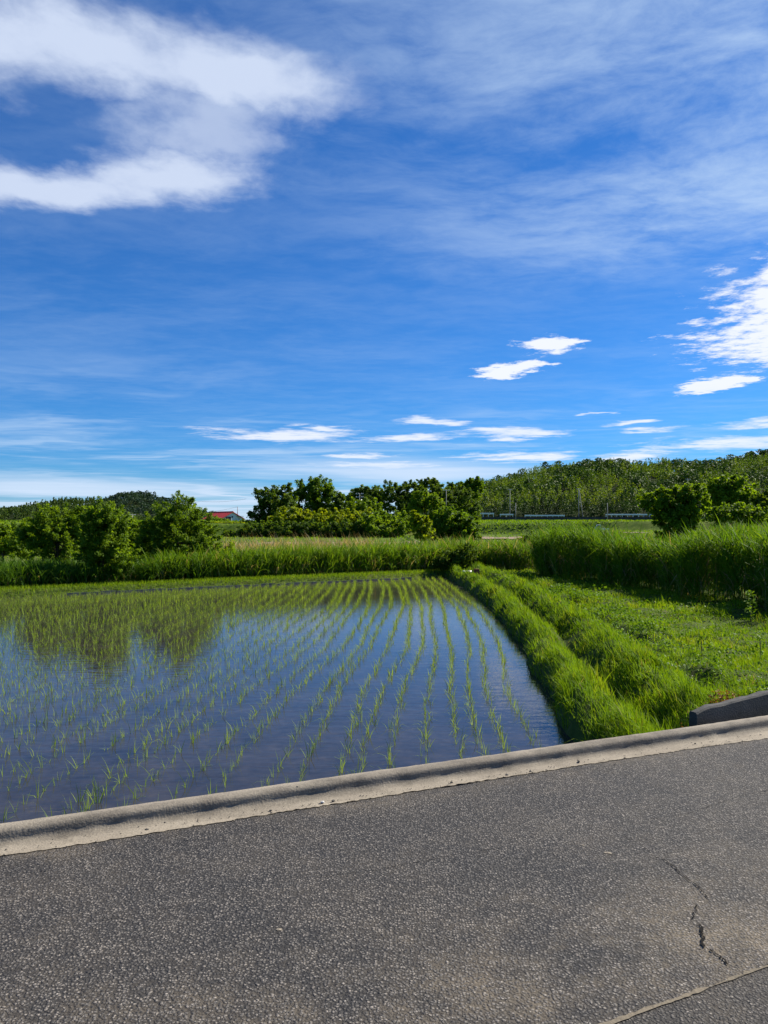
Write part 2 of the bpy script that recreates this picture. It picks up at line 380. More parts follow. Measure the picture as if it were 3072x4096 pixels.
M['board'] = plain('bund_board_plastic', (.085, .095, .095), .5, .3, 4)
M['bark'] = plain('bark', (.075, .055, .040), .9, .4, 14, bump=.6)
M['pole'] = plain('pole_concrete', (.30, .29, .27), .85, .15, 5)
M['metal'] = plain('metal_grey', (.30, .31, .32), .45, .1, 10, metal=.6)
M['roof'] = plain('red_roof', (.42, .030, .026), .55, .12, 2)
M['darkroof'] = plain('grey_tile_roof', (.055, .057, .062), .6, .25, 3)
M['dark'] = plain('dark_opening', (.02, .02, .022), .6)
M['glass'] = plain('glass_dark', (.03, .04, .05), .08, spec=.6)
M['tyre'] = plain('tyre', (.02, .02, .02), .8)
M['track'] = plain('dry_earth', (.22, .155, .10), .95, .3, .6)
M['rust'] = plain('rusty_iron', (.16, .055, .030), .8, .4, 30)
M['retain'] = plain('retaining_stone', (.060, .058, .055), .9, .4, 1.2)

G = {}
G['grass'] = leaf_mat('grass_blade', [(0, (.090, .180, .006)), (.5, (.150, .265, .008)), (.85, (.210, .310, .012)), (.95, (.24, .28, .03)), (1, (.32, .25, .10))], .48)
G['rice'] = leaf_mat('rice_blade', [(0, (.170, .280, .022)), (.6, (.240, .360, .030)), (1, (.31, .41, .060))], .46)
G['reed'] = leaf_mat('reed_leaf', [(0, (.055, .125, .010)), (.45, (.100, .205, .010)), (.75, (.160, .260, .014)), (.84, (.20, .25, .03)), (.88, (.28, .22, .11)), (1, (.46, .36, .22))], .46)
G['tree'] = leaf_mat('tree_leaf', [(0, (.055, .110, .008)), (.5, (.110, .190, .010)), (1, (.180, .265, .014))], .44)
G['dark'] = leaf_mat('dark_evergreen_leaf', [(0, (.034, .072, .009)), (.5, (.070, .125, .011)), (1, (.120, .180, .013))], .38)
G['lime'] = leaf_mat('lime_bamboo_leaf', [(0, (.085, .140, .006)), (.5, (.150, .215, .008)), (1, (.24, .28, .012))], .45)
G['wood'] = leaf_mat('hill_wood_leaf', [(0, (.028, .060, .008)), (.45, (.068, .122, .010)), (.75, (.145, .205, .013)), (1, (.23, .28, .018))], .40)
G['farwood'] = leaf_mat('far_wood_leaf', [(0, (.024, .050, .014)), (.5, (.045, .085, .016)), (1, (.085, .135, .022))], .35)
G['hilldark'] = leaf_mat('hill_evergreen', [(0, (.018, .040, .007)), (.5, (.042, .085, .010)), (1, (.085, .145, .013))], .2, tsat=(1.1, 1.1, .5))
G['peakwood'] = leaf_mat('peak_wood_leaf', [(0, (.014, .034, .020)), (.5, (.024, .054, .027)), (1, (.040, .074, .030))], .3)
G['weed'] = leaf_mat('weed_leaf', [(0, (.070, .155, .008)), (.5, (.115, .225, .010)), (1, (.17, .27, .016))], .42)
G['russet'] = leaf_mat('russet_leaf', [(0, (.15, .055, .020)), (.5, (.22, .09, .03)), (1, (.30, .16, .06))], .3)

# ------------------------------------------------------------------ the lie of the land
U = np.array([math.cos(R(24)), math.sin(R(24))]); NRM = np.array([-U[1], U[0]])
K0 = np.array([-1.80, 3.60])
def kst(s, t): return K0 + s*U + t*NRM
def kt(x, y): return (x-K0[0])*NRM[0] + (y-K0[1])*NRM[1]
KW = 0.26                        # width of the concrete kerb
WZ = -0.75                       # water level
EY = np.array([3, 5, 8.39, 10.74, 14.4, 21.7, 28, 34.5, 60]); EX = np.array([1.9, 1.95, 2.07, 2.2, 2.6, 3.0, 3.0, 2.75, 2.0])
def x_edge(y): return np.interp(y, EY, EX) + 0.05*np.sin(np.asarray(y)*1.9) + .03*np.sin(np.asarray(y)*4.7+1)
def y_far(x): return 33.9 + .66*(np.asarray(x)-2.2)
_ph = rng.uniform(0, 6.28, 12)
def wob(x, y, f): return (np.sin(x*f*1.3+_ph[0]+.7*np.sin(y*f*.8+_ph[1])) * np.sin(y*f*1.1+_ph[2]+.6*np.sin(x*f*.7+_ph[3])))
def ground_h(x, y):
    x = np.asarray(x, float); y = np.asarray(y, float)
    e = x - x_edge(y) + .07*wob(x, y, 1.7) + .05*wob(x+2, y-1, 4.3); g = (y - y_far(x))*.835
    pe = np.interp(e, [-.3, -.02, .08, .30, .52, .72, .92, 1.2, 1.5, 1.85, 2.2, 40], [-1.05, -.90, -.54, -.36, -.44, -.68, -.50, -.24, -.34, -.68, -.46, -.42])
    pg = np.interp(g, [-.3, -.02, .12, .35, .7, 1.1, 60], [-1.05, -.86, -.60, -.52, -.54, -.50, -.50])
    h = np.where((e < -.3) & (g < -.3), -1.05, np.maximum(pe, pg))
    h = h + np.where((e > 2.0) | (g > .9), .05*wob(x, y, 1.1) + .025*wob(x+9, y-4, 3.1), 0)
    h = h + np.where((e > .1) & (g < .5), .045*wob(x-4, y+2, 2.6)+.03*wob(x, y, 6.1), 0)
    # farther fields rising in terraces towards the hills
    h = h + np.interp(y, [45, 70, 120, 185], [0, .15, .35, .42])
    edge = np.where(x < 34, 128.0, 205.0) + 3*np.sin(x*.05); edge = edge + 60/(1+np.exp(-(x-60)/6.0))*0
    stp = 1/(1+np.exp(-np.clip((y-edge)/.38, -60, 60)))
    h = h + stp*(1.95 + np.interp(y, [128, 320, 600], [0, 1.45, 2.5]))
    t_ = kt(x, y)
    h = np.where(t_ < .2, -.35, h)
    return h
def build_ground():
    xs = np.unique(np.round(np.concatenate([-np.geomspace(46, 4000, 34), np.arange(-45, -14, 1.0), np.arange(-14, 1.2, .4), np.arange(1.2, 6.6, .11), np.arange(6.6, 14, .4), np.arange(14, 60, 1.5), np.geomspace(60, 4000, 34)]), 3))
    ys = np.unique(np.round(np.concatenate([np.array([-300, -60, -20, -8, -2, 0, 2]), np.arange(3, 14, .22), np.arange(14, 46, .3), np.arange(46, 125, 2.0), np.arange(120, 136, .7), np.arange(136, 200, 4), np.arange(198, 212, .8), np.arange(212, 340, 6), np.geomspace(340, 6000, 24)]), 3))
    X, Y = np.meshgrid(xs, ys); Z = ground_h(X, Y)
    v = np.stack([X, Y, Z], -1).reshape(-1, 3); nx = len(xs); ny = len(ys)
    i = np.arange(nx-1); j = np.arange(ny-1); I, J = np.meshgrid(i, j)
    a = (J*nx+I).ravel(); f = np.stack([a, a+1, a+1+nx, a+nx], -1)
    put('ground', mesh_np('ground', v, f, M['soil'], smooth_=True), kind='structure')
build_ground()

def build_road():
    # asphalt sheet with a slightly ragged edge where it meets the concrete
    ss = np.concatenate([np.arange(-30, -4, 2.0), np.arange(-4, 14, .035), np.arange(14, 70, 2.0)])
    n = len(ss); r = np.random.default_rng(3)
    jag = .012*np.sin(ss*2.1) + .009*np.sin(ss*6.3+1) + .006*np.sin(ss*17) + np.convolve(r.normal(0, .008, n), np.ones(4)/4, 'same')
    ts = [None, -.03, -2.1]
    v = []
    for row in range(3):
        for k in range(n):
            t = jag[k] if row == 0 else (-.10 if row == 1 else -2.10 + .012*math.sin(ss[k]*3)+r.normal(0, .005))
            p = kst(ss[k], t); v.append((p[0], p[1], .010 if row == 0 else .014))
    f = []
    for row in range(2):
        for k in range(n-1): f.append((row*n+k, (row+1)*n+k, (row+1)*n+k+1, row*n+k+1))
    # the thickness of the edge
    o = len(v)
    for k in range(n): p = kst(ss[k], jag[k]); v.append((p[0], p[1], -.02))
    for k in range(n-1): f.append((o+k, k, k+1, o+k+1))
    road = put('road', mesh_np('road', np.array(v), np.array(f)[:, ::-1], M['asphalt']), kind='structure')
    # darker later strip along the near side
    v = []
    for row in range(2):
        for k in range(n):
            t = -2.05 if row == 0 else -9.0
            p = kst(ss[k], t); v.append((p[0], p[1], .012))
    f = [(k, n+k, n+k+1, k+1) for k in range(n-1)]
    put('asphalt_strip', mesh_np('asphalt_strip', np.array(v), np.array(f)[:, ::-1], M['asphalt2']), parent=road)
    # bed below everything
    v = [(*kst(-32, -9.2), -.01), (*kst(72, -9.2), -.01), (*kst(72, .02), -.01), (*kst(-32, .02), -.01)]
    put('road_bed', mesh_np('road_bed', np.array(v), np.array([[0, 1, 2, 3]]), M['asphalt2']), parent=road)
    # sand caught in the seam
    v = []; f = []; sm = np.arange(-1, 9, .02); n2 = len(sm)
    wa = .002 + .007*np.abs(np.sin(sm*2.3)*np.sin(sm*5.1+2)) + r.uniform(0, .010, n2); wb = .002 + r.uniform(0, .006, n2)
    gate = np.clip(.5+.9*np.sin(sm*3.3+1)*np.sin(sm*1.27)+r.normal(0, .45, n2), 0.04, 1.0); wa = wa*gate; wb = wb*gate
    for k in range(n2):
        c = -2.104 + .012*math.sin(sm[k]*3)
        a = kst(sm[k], c+wa[k]); b = kst(sm[k], c-wb[k]); v += [(a[0], a[1], .0165), (b[0], b[1], .0155)]
    f = [(2*k, 2*k+1, 2*k+3, 2*k+2) for k in range(n2-1)]
    put('seam_sand', mesh_np('seam_sand', np.array(v), np.array(f), M['sand2']), parent=road)
    # the crack, a run of narrow splits
    def g(px, py): d = EYE*F/(py-2100); return np.array([(px-1536)/F*d, d])
    runs = [[(2478, 3345), (2500, 3356), (2530, 3370)], [(2570, 3392), (2590, 3412)], [(2612, 3425), (2650, 3442), (2690, 3475), (2722, 3502), (2760, 3535), (2780, 3548), (2800, 3575), (2822, 3598)],
            [(2778, 3620), (2768, 3655), (2758, 3685)], [(2785, 3700), (2795, 3730), (2800, 3755), (2802, 3795)], [(2825, 3800), (2850, 3815), (2880, 3840), (2895, 3862)]]
    wid = [.0013, .0015, .0026, .0024, .0062, .0032]
    mb = MB()
    for pts, w in zip(runs, wid):
        P = [g(*p) for p in pts]; Q = []
        for a, b in zip(P[:-1], P[1:]):
            for q in np.linspace(0, 1, 8)[:-1]: Q.append(a+(b-a)*q+r.normal(0, .0035, 2))
        Q.append(P[-1]); m = len(Q); vs = []
        for i, q in enumerate(Q):
            d = Q[min(i+1, m-1)]-Q[max(i-1, 0)]; d /= np.linalg.norm(d)+1e-9; nn = np.array([-d[1], d[0]])
            ww = w*(.45+.9*r.random()**1.5)*(0.15 if i in (0, m-1) else 1)
            vs += [(*(q+nn*ww), .0185), (*(q-nn*ww), .0185)]
        mb.add(vs, [(2*i, 2*i+1, 2*i+3, 2*i+2) for i in range(m-1)])
    for s0, s1 in ((-2.2, -.9), (-.55, .1), (.4, .75), (1.3, 2.2), (3.1, 4.6), (5.0, 5.6)):      # hairline split parallel to the kerb
        sv = np.arange(s0, s1, .03); vs = []
        for q in sv:
            c = -.86+.05*math.sin(q*1.7)+.015*math.sin(q*7)+r.normal(0, .004); ww = .0011*(.2+1.4*r.random())
            for e in (1, -1): p = kst(q, c+e*ww); vs.append((p[0], p[1], .0175))
        mb.add(vs, [(2*i, 2*i+1, 2*i+3, 2*i+2) for i in range(len(sv)-1)])
    put('crack', mb.mesh('crack', M['crack']), parent=road)
    # pale scuffs of dried mud
    for px, py, rx in ((2425, 3415, .022), (2325, 3385, .009), (1120, 3720, .014)):
        q = g(px, py); n3 = 14; vs = [(q[0], q[1], .021)]
        for k in range(n3):
            a = 2*math.pi*k/n3; rr = rx*(.6+.6*r.random()); vs.append((q[0]+rr*math.cos(a), q[1]+.55*rr*math.sin(a)-.2*rr*math.cos(a), .0165))
        put('mud_scuff', mesh_np('mud_scuff', np.array(vs), np.array([(0, 1+k, 1+(k+1) % n3) for k in range(n3)]), M['sand']), parent=road)
    return road
road = build_road()

def build_kerb():
    prof = [(-.12, -.012), (-.02, -.002), (.06, .001), (.11, .004), (.146, .009), (.157, .019), (.160, .032), (.1605, .046), (.163, .060), (.172, .070), (.192, .075), (.243, .075), (.256, .070), (.262, .058), (.264, -.25), (.30, -1.3)]
    ss = np.concatenate([np.arange(-30, -4, 2.0), np.arange(-4, 14, .06), np.arange(14, 70, 2.0)])
    r = np.random.default_rng(5); v = []
    for s in ss:
        wv = .004*math.sin(s*1.3)+.003*math.sin(s*3.7+.5)
        for i, (t, z) in enumerate(prof):
            p = kst(s, t+wv+(r.normal(0, .0012) if 2 < i < 13 else 0)); v.append((p[0], p[1], z+(r.normal(0, .0010) if 1 < i < 13 else 0)))
    n = len(prof); m = len(ss)
    f = [(a*n+i, (a+1)*n+i, (a+1)*n+i+1, a*n+i+1) for a in range(m-1) for i in range(n-1)]
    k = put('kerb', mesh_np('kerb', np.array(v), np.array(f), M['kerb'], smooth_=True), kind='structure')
    # drifted sand along the foot of the kerb
    sm = np.arange(-3, 9, .025); vs = []
    for s in sm:
        base = .012 + .012*math.sin(s*1.1+1)*math.sin(s*2.7); w = .004+.030*abs(math.sin(s*1.9+.4)*math.sin(s*.83+1))**1.3+r.uniform(0, .018)
        if s > 4.0: w += .05*abs(math.sin(s*1.5))
        a = kst(s, base-w); b = kst(s, base+w); c = kst(s, base)
        vs += [(a[0], a[1], .0145), (c[0], c[1], .0165), (b[0], b[1], .0)]
    f = []
    for i in range(len(sm)-1):
        for q in range(2): f.append((3*i+q, 3*i+3+q, 3*i+4+q, 3*i+1+q))
    put('drifted_sand', mesh_np('drifted_sand', np.array(vs), np.array(f), M['sand'], smooth_=True), parent=k)
build_kerb()

def build_water():
    ys = np.arange(2, 35, .3)
    right = [(float(x_edge(y))+.25, y) for y in ys if kt(float(x_edge(y))+.25, y) > .2 and y < y_far(float(x_edge(y)))+.2]
    far = [(x, float(y_far(x))+.25) for x in np.arange(2.8, -46, -2.0)]
    near = [tuple(kst(s, .25)) for s in np.arange(-44, 4.3, 1.5)]
    poly = right + far + near
    me = bpy.data.meshes.new('water'); me.from_pydata([(p[0], p[1], WZ) for p in poly], [], [tuple(range(len(poly)))])
    me.materials.append(M['water']); put('paddy_water', me, kind='structure')
build_water()

# low dark board that edges the far side of the paddy
def build_board():
    xs = np.arange(-10.5, 1.6, .45); r = np.random.default_rng(2)
    root = empty('paddy_edging', (xs[0], float(y_far(xs[0])), WZ), 'long low grey plastic edging along the far side of the flooded paddy', 'edging')
    for a, b in zip(xs[:-1], xs[1:]):
        ya, yb = float(y_far(a)), float(y_far(b)); c = ((a+b)/2, (ya+yb)/2); ln = math.hypot(b-a, yb-ya)
        mb = MB().box((c[0]-xs[0], c[1]-float(y_far(xs[0]))-.02, -.03+r.normal(0, .010)), (ln*.985, .03, .16), math.atan2(yb-ya, b-a)+r.normal(0, .02))
        put('board', mb.mesh('board', M['board'], bevel=.004), parent=root)
build_board()

# concrete headwall right behind the kerb
def build_headwall():
    a = np.array([2.42, 5.98]); b = np.array([6.6, 8.55]); d = (b-a)/np.linalg.norm(b-a); n = np.array([-d[1], d[0]])
    r = np.random.default_rng(12); ln = float(np.linalg.norm(b-a)); st = np.concatenate([[0, .02], np.arange(.09, ln, .09), [ln]])
    vs = []; fs = []
    for i, s_ in enumerate(st):
        z = np.interp(s_, [0, .05, 1.0, ln], [.098, .116, .147, .20])+r.normal(0, .003)
        for off, zz in ((0, -1.0), (0, z-.010-.006*r.random()), (.010, z), (.06, z+r.normal(0, .003)), (.07, z-.012), (.07, -1.0)):
            p = a+d*s_+n*(off+(r.normal(0, .002) if .001 < off < .065 else 0)); vs.append((p[0], p[1], zz))
    for i in range(len(st)-1):
        for k in range(5): fs.append((6*i+k, 6*i+6+k, 6*i+7+k, 6*i+1+k))
    fs += [(0, 1, 2, 3, 4, 5), tuple(6*(len(st)-1)+k for k in (5, 4, 3, 2, 1, 0))]
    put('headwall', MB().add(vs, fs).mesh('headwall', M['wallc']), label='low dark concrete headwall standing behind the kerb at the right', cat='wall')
build_headwall()

# ------------------------------------------------------------------ blades, leaves, trees
def blades(base, h, w, az, lean, face=None, segs=3, droop=1.6, rs=rng):
    """thin tapered blades: base (n,3); h length; lean = sideways reach as a share of the length"""
    n = len(base); h = np.broadcast_to(h, n); w = np.broadcast_to(w, n); lean = np.broadcast_to(lean, n)
    if face is None: face = rs.uniform(0, 2*np.pi, n)
    dirx, diry = np.cos(az), np.sin(az); fx, fy = np.cos(face), np.sin(face)
    V = np.zeros((n, 2*segs+1, 3), np.float32)
    for k in range(segs+1):
        s = k/segs
        out = lean*h*s**droop
        up = h*s*np.sqrt(np.maximum(1-(lean*s**(droop-1))**2*.55, .05)) - h*np.maximum(lean-.6, 0)*s**3*.9
        cx = base[:, 0]+dirx*out; cy = base[:, 1]+diry*out; cz = base[:, 2]+up
        if k == segs:
            V[:, 2*segs] = np.stack([cx, cy, cz], -1)
        else:
            ww = w*.5*(1-.75*s**1.6)*(0.7 if k == 0 else 1)
            V[:, 2*k] = np.stack([cx-fx*ww, cy-fy*ww, cz], -1); V[:, 2*k+1] = np.stack([cx+fx*ww, cy+fy*ww, cz], -1)
    m = 2*segs+1; o = (np.arange(n)*m)[:, None]
    quads = np.concatenate([o+np.array([[2*k, 2*k+1, 2*k+3, 2*k+2]]) for k in range(segs-1)], 0) if segs > 1 else np.zeros((0, 4), int)
    tris = o+np.array([[2*segs-2, 2*segs-1, 2*segs]])
    return V.reshape(-1, 3), quads, tris, m
def blade_mesh(name, parts, mat):
    Vs = []; Q = []; T = []; tt = []; off = 0
    for (V, q, t, m), tint in parts:
        Vs.append(V); Q.append(q+off); T.append(t+off); tt.append(np.repeat(np.broadcast_to(tint, len(V)//m), m)); off += len(V)
    return mesh_np(name, np.concatenate(Vs), [np.concatenate(Q), np.concatenate(T)], mat, np.concatenate(tt))
def leaves(c, size, aspect, nrm_bias, rs, tint, up=.6):
    """diamond leaves at points c (n,3); nrm_bias (n,3) rough outward direction"""
    n = len(c)
    nr = nrm_bias*.7 + rs.normal(0, .75, (n, 3)) + np.array([0, 0, up]); nr /= np.linalg.norm(nr, axis=1, keepdims=True)+1e-9
    a = np.cross(nr, rs.normal(0, 1, (n, 3))); a /= np.linalg.norm(a, axis=1, keepdims=True)+1e-9
    b = np.cross(nr, a); s = (np.broadcast_to(size, n)*rs.uniform(.65, 1.3, n))[:, None]
    a = a*s*.5; b = b*s*.5*aspect
    V = np.stack([c-a, c+b-.15*a, c+a-nr*s*.12, c-b-.15*a], 1).reshape(-1, 3)
    f = np.arange(4*n).reshape(n, 4); return V, f, np.repeat(tint, 4)
def crown_pts(lobes, nclump, nleaf, sig, rs, inner=.45, sho=(.8, 3.6)):
    vol = np.array([l[3]*l[4]*l[5] for l in lobes])**.67; vol = vol/vol.sum()
    li = rs.choice(len(lobes), nclump, p=vol); lob = np.array([l[:6] for l in lobes])[li]
    d = rs.normal(0, 1, (nclump, 3)); d /= np.linalg.norm(d, axis=1, keepdims=True)
    rad = inner+(1-inner)*rs.random(nclump)**.6
    cc = lob[:, :3]+d*rad[:, None]*lob[:, 3:]
    k = nleaf//nclump; ct = rs.random(nclump)
    sd = d*.75+rs.normal(0, .45, (nclump, 3))+np.array([0, 0, .55]); sd /= np.linalg.norm(sd, axis=1, keepdims=True)
    sl = sig*rs.uniform(sho[0], sho[1], nclump); u = rs.random((nclump, k))**.8
    sp = (sig*(1.05-.75*u)*.8)[..., None]
    pts = (cc[:, None]+sd[:, None]*(u*sl[:, None])[..., None]+rs.normal(0, 1, (nclump, k, 3))*sp*np.array([1, 1, .7])).reshape(-1, 3)
    nb = np.repeat(d, k, 0); return pts, nb, np.repeat(ct, k), cc
def plant(name, label, cat, base, lobes, nclump, nleaf, size, mat, sig, seed, aspect=.42, trunk=.06, group=None, trange=(0, 1), inner=.45, limbs=7, extra=None, stems=1, sho=(.8, 3.6)):
    rs = np.random.default_rng(seed); base = np.array(base, float)
    root = empty(name, base, label, cat, group)
    L_ = [(l[0], l[1], l[2], l[3], l[4], l[5]) for l in lobes]
    pts, nb, ct, cc = crown_pts(L_, nclump, nleaf, sig, rs, inner, sho)
    zmin = .02; pts[:, 2] = np.maximum(pts[:, 2], zmin+.1*rs.random(len(pts)))
    tint = trange[0]+(trange[1]-trange[0])*np.clip(.55*ct+.45*rs.random(len(pts)), 0, 1)
    V, f, tv = leaves(pts, size, aspect, nb, rs, tint)
    put('crown', mesh_np('crown', V, f, G[mat], tv), parent=root)
    if extra:
        em, frac, zlo = extra; sel = np.where(cc[:, 2] > zlo)[0]
        if len(sel):
            sel = rs.choice(sel, max(1, int(len(sel)*frac))); q = np.repeat(cc[sel], 26, 0)+rs.normal(0, 1, (len(sel)*26, 3))*sig*.6
            V, f, tv = leaves(q, size, aspect, np.zeros_like(q), rs, rs.random(len(q))); put('young_leaves', mesh_np('young_leaves', V, f, G[em], tv), parent=root)
    top = max(.35, max(l[2]+l[5]*.4 for l in L_)); mb = MB()
    cx = np.mean([l[0] for l in L_]); cy = np.mean([l[1] for l in L_])
    for s in range(stems):
        ox, oy = (rs.normal(0, .12*trunk/.06, 2) if stems > 1 else (0, 0))
        p = [np.array([ox, oy, -.15])]
        for q in np.linspace(.25, 1, 5): p.append(np.array([ox+(cx-ox)*q*.9+rs.normal(0, .04*top*.3), oy+(cy-oy)*q*.9+rs.normal(0, .04*top*.3), top*q]))
        mb.tube(p, [trunk*1.25, trunk, trunk*.8, trunk*.62, trunk*.42, trunk*.18], 7)
        for _ in range(limbs):
            tgt = cc[rs.integers(len(cc))]; i = int(rs.integers(1, 4)); st = p[i]
            if tgt[2] < st[2]*.6: continue
            md = (st+tgt)/2+rs.normal(0, .06*top, 3)*.5; mb.tube([st, md, tgt], [trunk*.45, trunk*.28, trunk*.08], 5)
    put('trunk', mb.mesh('trunk', M['bark'], True), parent=root)
    return root

# lobes given in photo pixels relative to a stand distance
def lobes_px(base, d, ls):
    out = []
    for x, y, rx, ry, *dd in ls:
        c = at(x, y, d)-np.array(base); rxm = rx/F*d; rzm = ry/F*d
        out.append((c[0], (dd[0] if dd else 0.0), c[2], rxm, (dd[1] if len(dd) > 1 else rxm*.9), rzm))
    return out
def tree_px(name, label, cat, bx, d, ls, **kw):
    x = (bx-1536)/F*d; base = (x, d, float(ground_h(x, d)))
    return plant(name, label, cat, base, lobes_px(base, d, ls), **kw)

# ------------------------------------------------------------------ hills and woods
def hill(name, table, yr, foot, back, xpad, treeh, dx):
    px = np.array([p[0] for p in table], float); py = np.array([p[1] for p in table], float)
    X = (px-1536)/F*yr; Z = EYE+(2100-py)/F*yr-treeh
    xs = np.arange(X[0]-xpad, X[-1]+xpad, dx); ys = np.linspace(foot, back, 26)
    def h(x, y):
        z = np.interp(x, np.concatenate([[X[0]-xpad], X, [X[-1]+xpad*1.0]]), np.concatenate([[0], Z, [Z[-1]*.6]]))
        s = np.clip((y-foot)/(yr-foot), 0, 1); s2 = np.clip((back-y)/(back-yr), 0, 1)
        q = np.where(y < yr, np.sin(s*np.pi/2)**.85, np.sin(s2*np.pi/2))
        b = 3.3 + (z-3.3)*q + .03*z*wob(x, y, .06)*np.minimum(s, s2)*3
        return np.where((q <= .001), 1.0, b)
    XX, YY = np.meshgrid(xs, ys); v = np.stack([XX, YY, h(XX, YY)], -1).reshape(-1, 3); n = len(xs)
    I, J = np.meshgrid(np.arange(n-1), np.arange(len(ys)-1)); a = (J*n+I).ravel()
    put(name, mesh_np(name, v, np.stack([a, a+1, a+1+n, a+n], -1), M['floor'], smooth_=True), kind='structure')
    return h, (X[0]-xpad*.6, X[-1]+xpad*.6)
def wood(name, label, h, xr, yr, spacing, kind, size, nl, mat, seed, hgt, cond=None, tr=(0, 1)):
    rs = np.random.default_rng(seed)
    gx = np.arange(xr[0], xr[1], spacing); gy = np.arange(yr[0], yr[1], spacing)
    X, Y = np.meshgrid(gx, gy); X = (X+rs.uniform(-.5, .5, X.shape)*spacing).ravel(); Y = (Y+rs.uniform(-.5, .5, Y.shape)*spacing).ravel()
    keep = np.abs(X) < .62*Y+10
    patch = .8*wob(X, Y, .075)+.6*wob(X+40, Y+13, .16)+.3*wob(X-7, Y, .37)
    if cond is not None: keep &= cond(X, Y, patch)
    X, Y = X[keep], Y[keep]; Z = h(X, Y); n = len(X)
    H = hgt*rs.uniform(.62, 1.28, n); tt = tr[0]+(tr[1]-tr[0])*np.clip(.5+.42*patch[keep]+rs.normal(0, .2, n), 0, 1)
    s = rs.random((n, nl))
    th = rs.uniform(0, 2*np.pi, (n, nl))
    if kind == 'bamboo':
        rad = 1.15*np.sin(np.clip(s*1.02, 0, 1)**.8*np.pi)**.8*rs.uniform(.3, 1, (n, nl))*hgt/8+.12
        zz = H[:, None]*(.28+.72*s); ln = rs.uniform(0, 2*np.pi, n); bend = (s**3*1.3)*hgt/8
        px = X[:, None]+rad*np.cos(th)+bend*np.cos(ln)[:, None]; py = Y[:, None]+rad*np.sin(th)+bend*np.sin(ln)[:, None]; pz = Z[:, None]+zz
    else:
        u = rs.uniform(-.55, 1, (n, nl)); rr = np.sqrt(1-np.clip(u, -1, 1)**2)*rs.random((n, nl))**.45*1.05; w = spacing*.62*rs.uniform(.55, 1.5, n)[:, None]
        px = X[:, None]+w*rr*np.cos(th); py = Y[:, None]+w*rr*np.sin(th); pz = Z[:, None]+H[:, None]*.62+H[:, None]*.38*u
    c = np.stack([px, py, pz], -1).reshape(-1, 3); nb = np.stack([np.cos(th), np.sin(th), np.zeros_like(th)], -1).reshape(-1, 3)
    tint = np.clip(np.repeat(tt, nl)*.85+.15*rs.random(n*nl), 0, 1)
    V, f, tv = leaves(c, size, .55, nb, rs, tint)
    put(name, mesh_np(name, V, f, G[mat], tv), kind='stuff', label=label)

ridge_r = [(1650, 2010), (1780, 1975), (1900, 1945), (2000, 1928), (2100, 1906), (2200, 1880), (2300, 1868), (2400, 1868), (2500, 1873), (2600, 1874), (2700, 1866), (2800, 1858), (2900, 1852), (3000, 1842), (3072, 1834), (3300, 1815)]
hr, xr = hill('hill', ridge_r, 480, 332, 640, 60, 5.5, 7)
broad = lambda x, y, p: (1.7*p+.0026*(x-85)-.010*np.maximum(y-445, 0)+.002*np.maximum(410-y, 0) > .12)      # broadleaf trees take over to the right and lower down
wood('bamboo_wood', 'pale green bamboo wood covering the long hill on the right', hr, (20, 330), (343, 512), 3.2, 'bamboo', .78, 50, 'wood', 11, 7.4, cond=lambda x, y, p: (~broad(x, y, p)) | ((y < 368) & (x < 112) & (x > 40)), tr=(.40, 1))
wood('broadleaf_wood', 'dark rounded broadleaf trees among the bamboo on the right hill', hr, (14, 330), (338, 500), 6.5, 'round', 1.15, 190, 'hilldark', 12, 7.5, cond=lambda x, y, p: broad(x, y, p) & ~((y < 368) & (x < 112) & (x > 40)), tr=(.05, 1))
wood('wood_edge', 'dense thicket along the foot of the right hill, tinted dark for shade', hr, (14, 330), (329, 341), 3.2, 'round', .7, 150, 'hilldark', 16, 8.0, tr=(0, .6))  # leaves coloured darker to paint in the shaded front of the wood
ridge_l = [(-400, 2030), (-100, 2056), (0, 2052), (120, 2044), (220, 2040), (300, 2014), (350, 2004), (400, 2012), (450, 2030), (500, 2062), (640, 2090)]
hl, xl = hill('hill', ridge_l, 1040, 820, 1280, 90, 4.0, 16)
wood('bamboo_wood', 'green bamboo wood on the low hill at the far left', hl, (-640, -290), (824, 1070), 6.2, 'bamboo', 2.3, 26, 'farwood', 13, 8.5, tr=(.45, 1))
ridge_m = [(400, 2070), (450, 2035), (480, 2010), (510, 1996), (535, 1990), (570, 1995), (610, 1998), (650, 2012), (700, 2035), (800, 2065), (900, 2080)]
hm, xm = hill('hill', ridge_m, 1700, 1450, 2000, 130, -1.0, 24)
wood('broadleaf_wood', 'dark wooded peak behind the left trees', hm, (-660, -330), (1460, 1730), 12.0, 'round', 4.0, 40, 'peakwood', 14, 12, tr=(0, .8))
ridge_f = [(2500, 1960), (2900, 1870), (3000, 1832), (3040, 1818), (3072, 1812), (3300, 1790), (3600, 1840)]
hf, xf = hill('mountain', ridge_f, 2600, 2100, 3300, 200, 10, 40)
wood('distant_wood', 'blue green wooded mountain peeping over the right hill', hf, (1150, 1560), (2350, 2640), 18.0, 'round', 8, 40, 'farwood', 15, 16, tr=(0, .4))

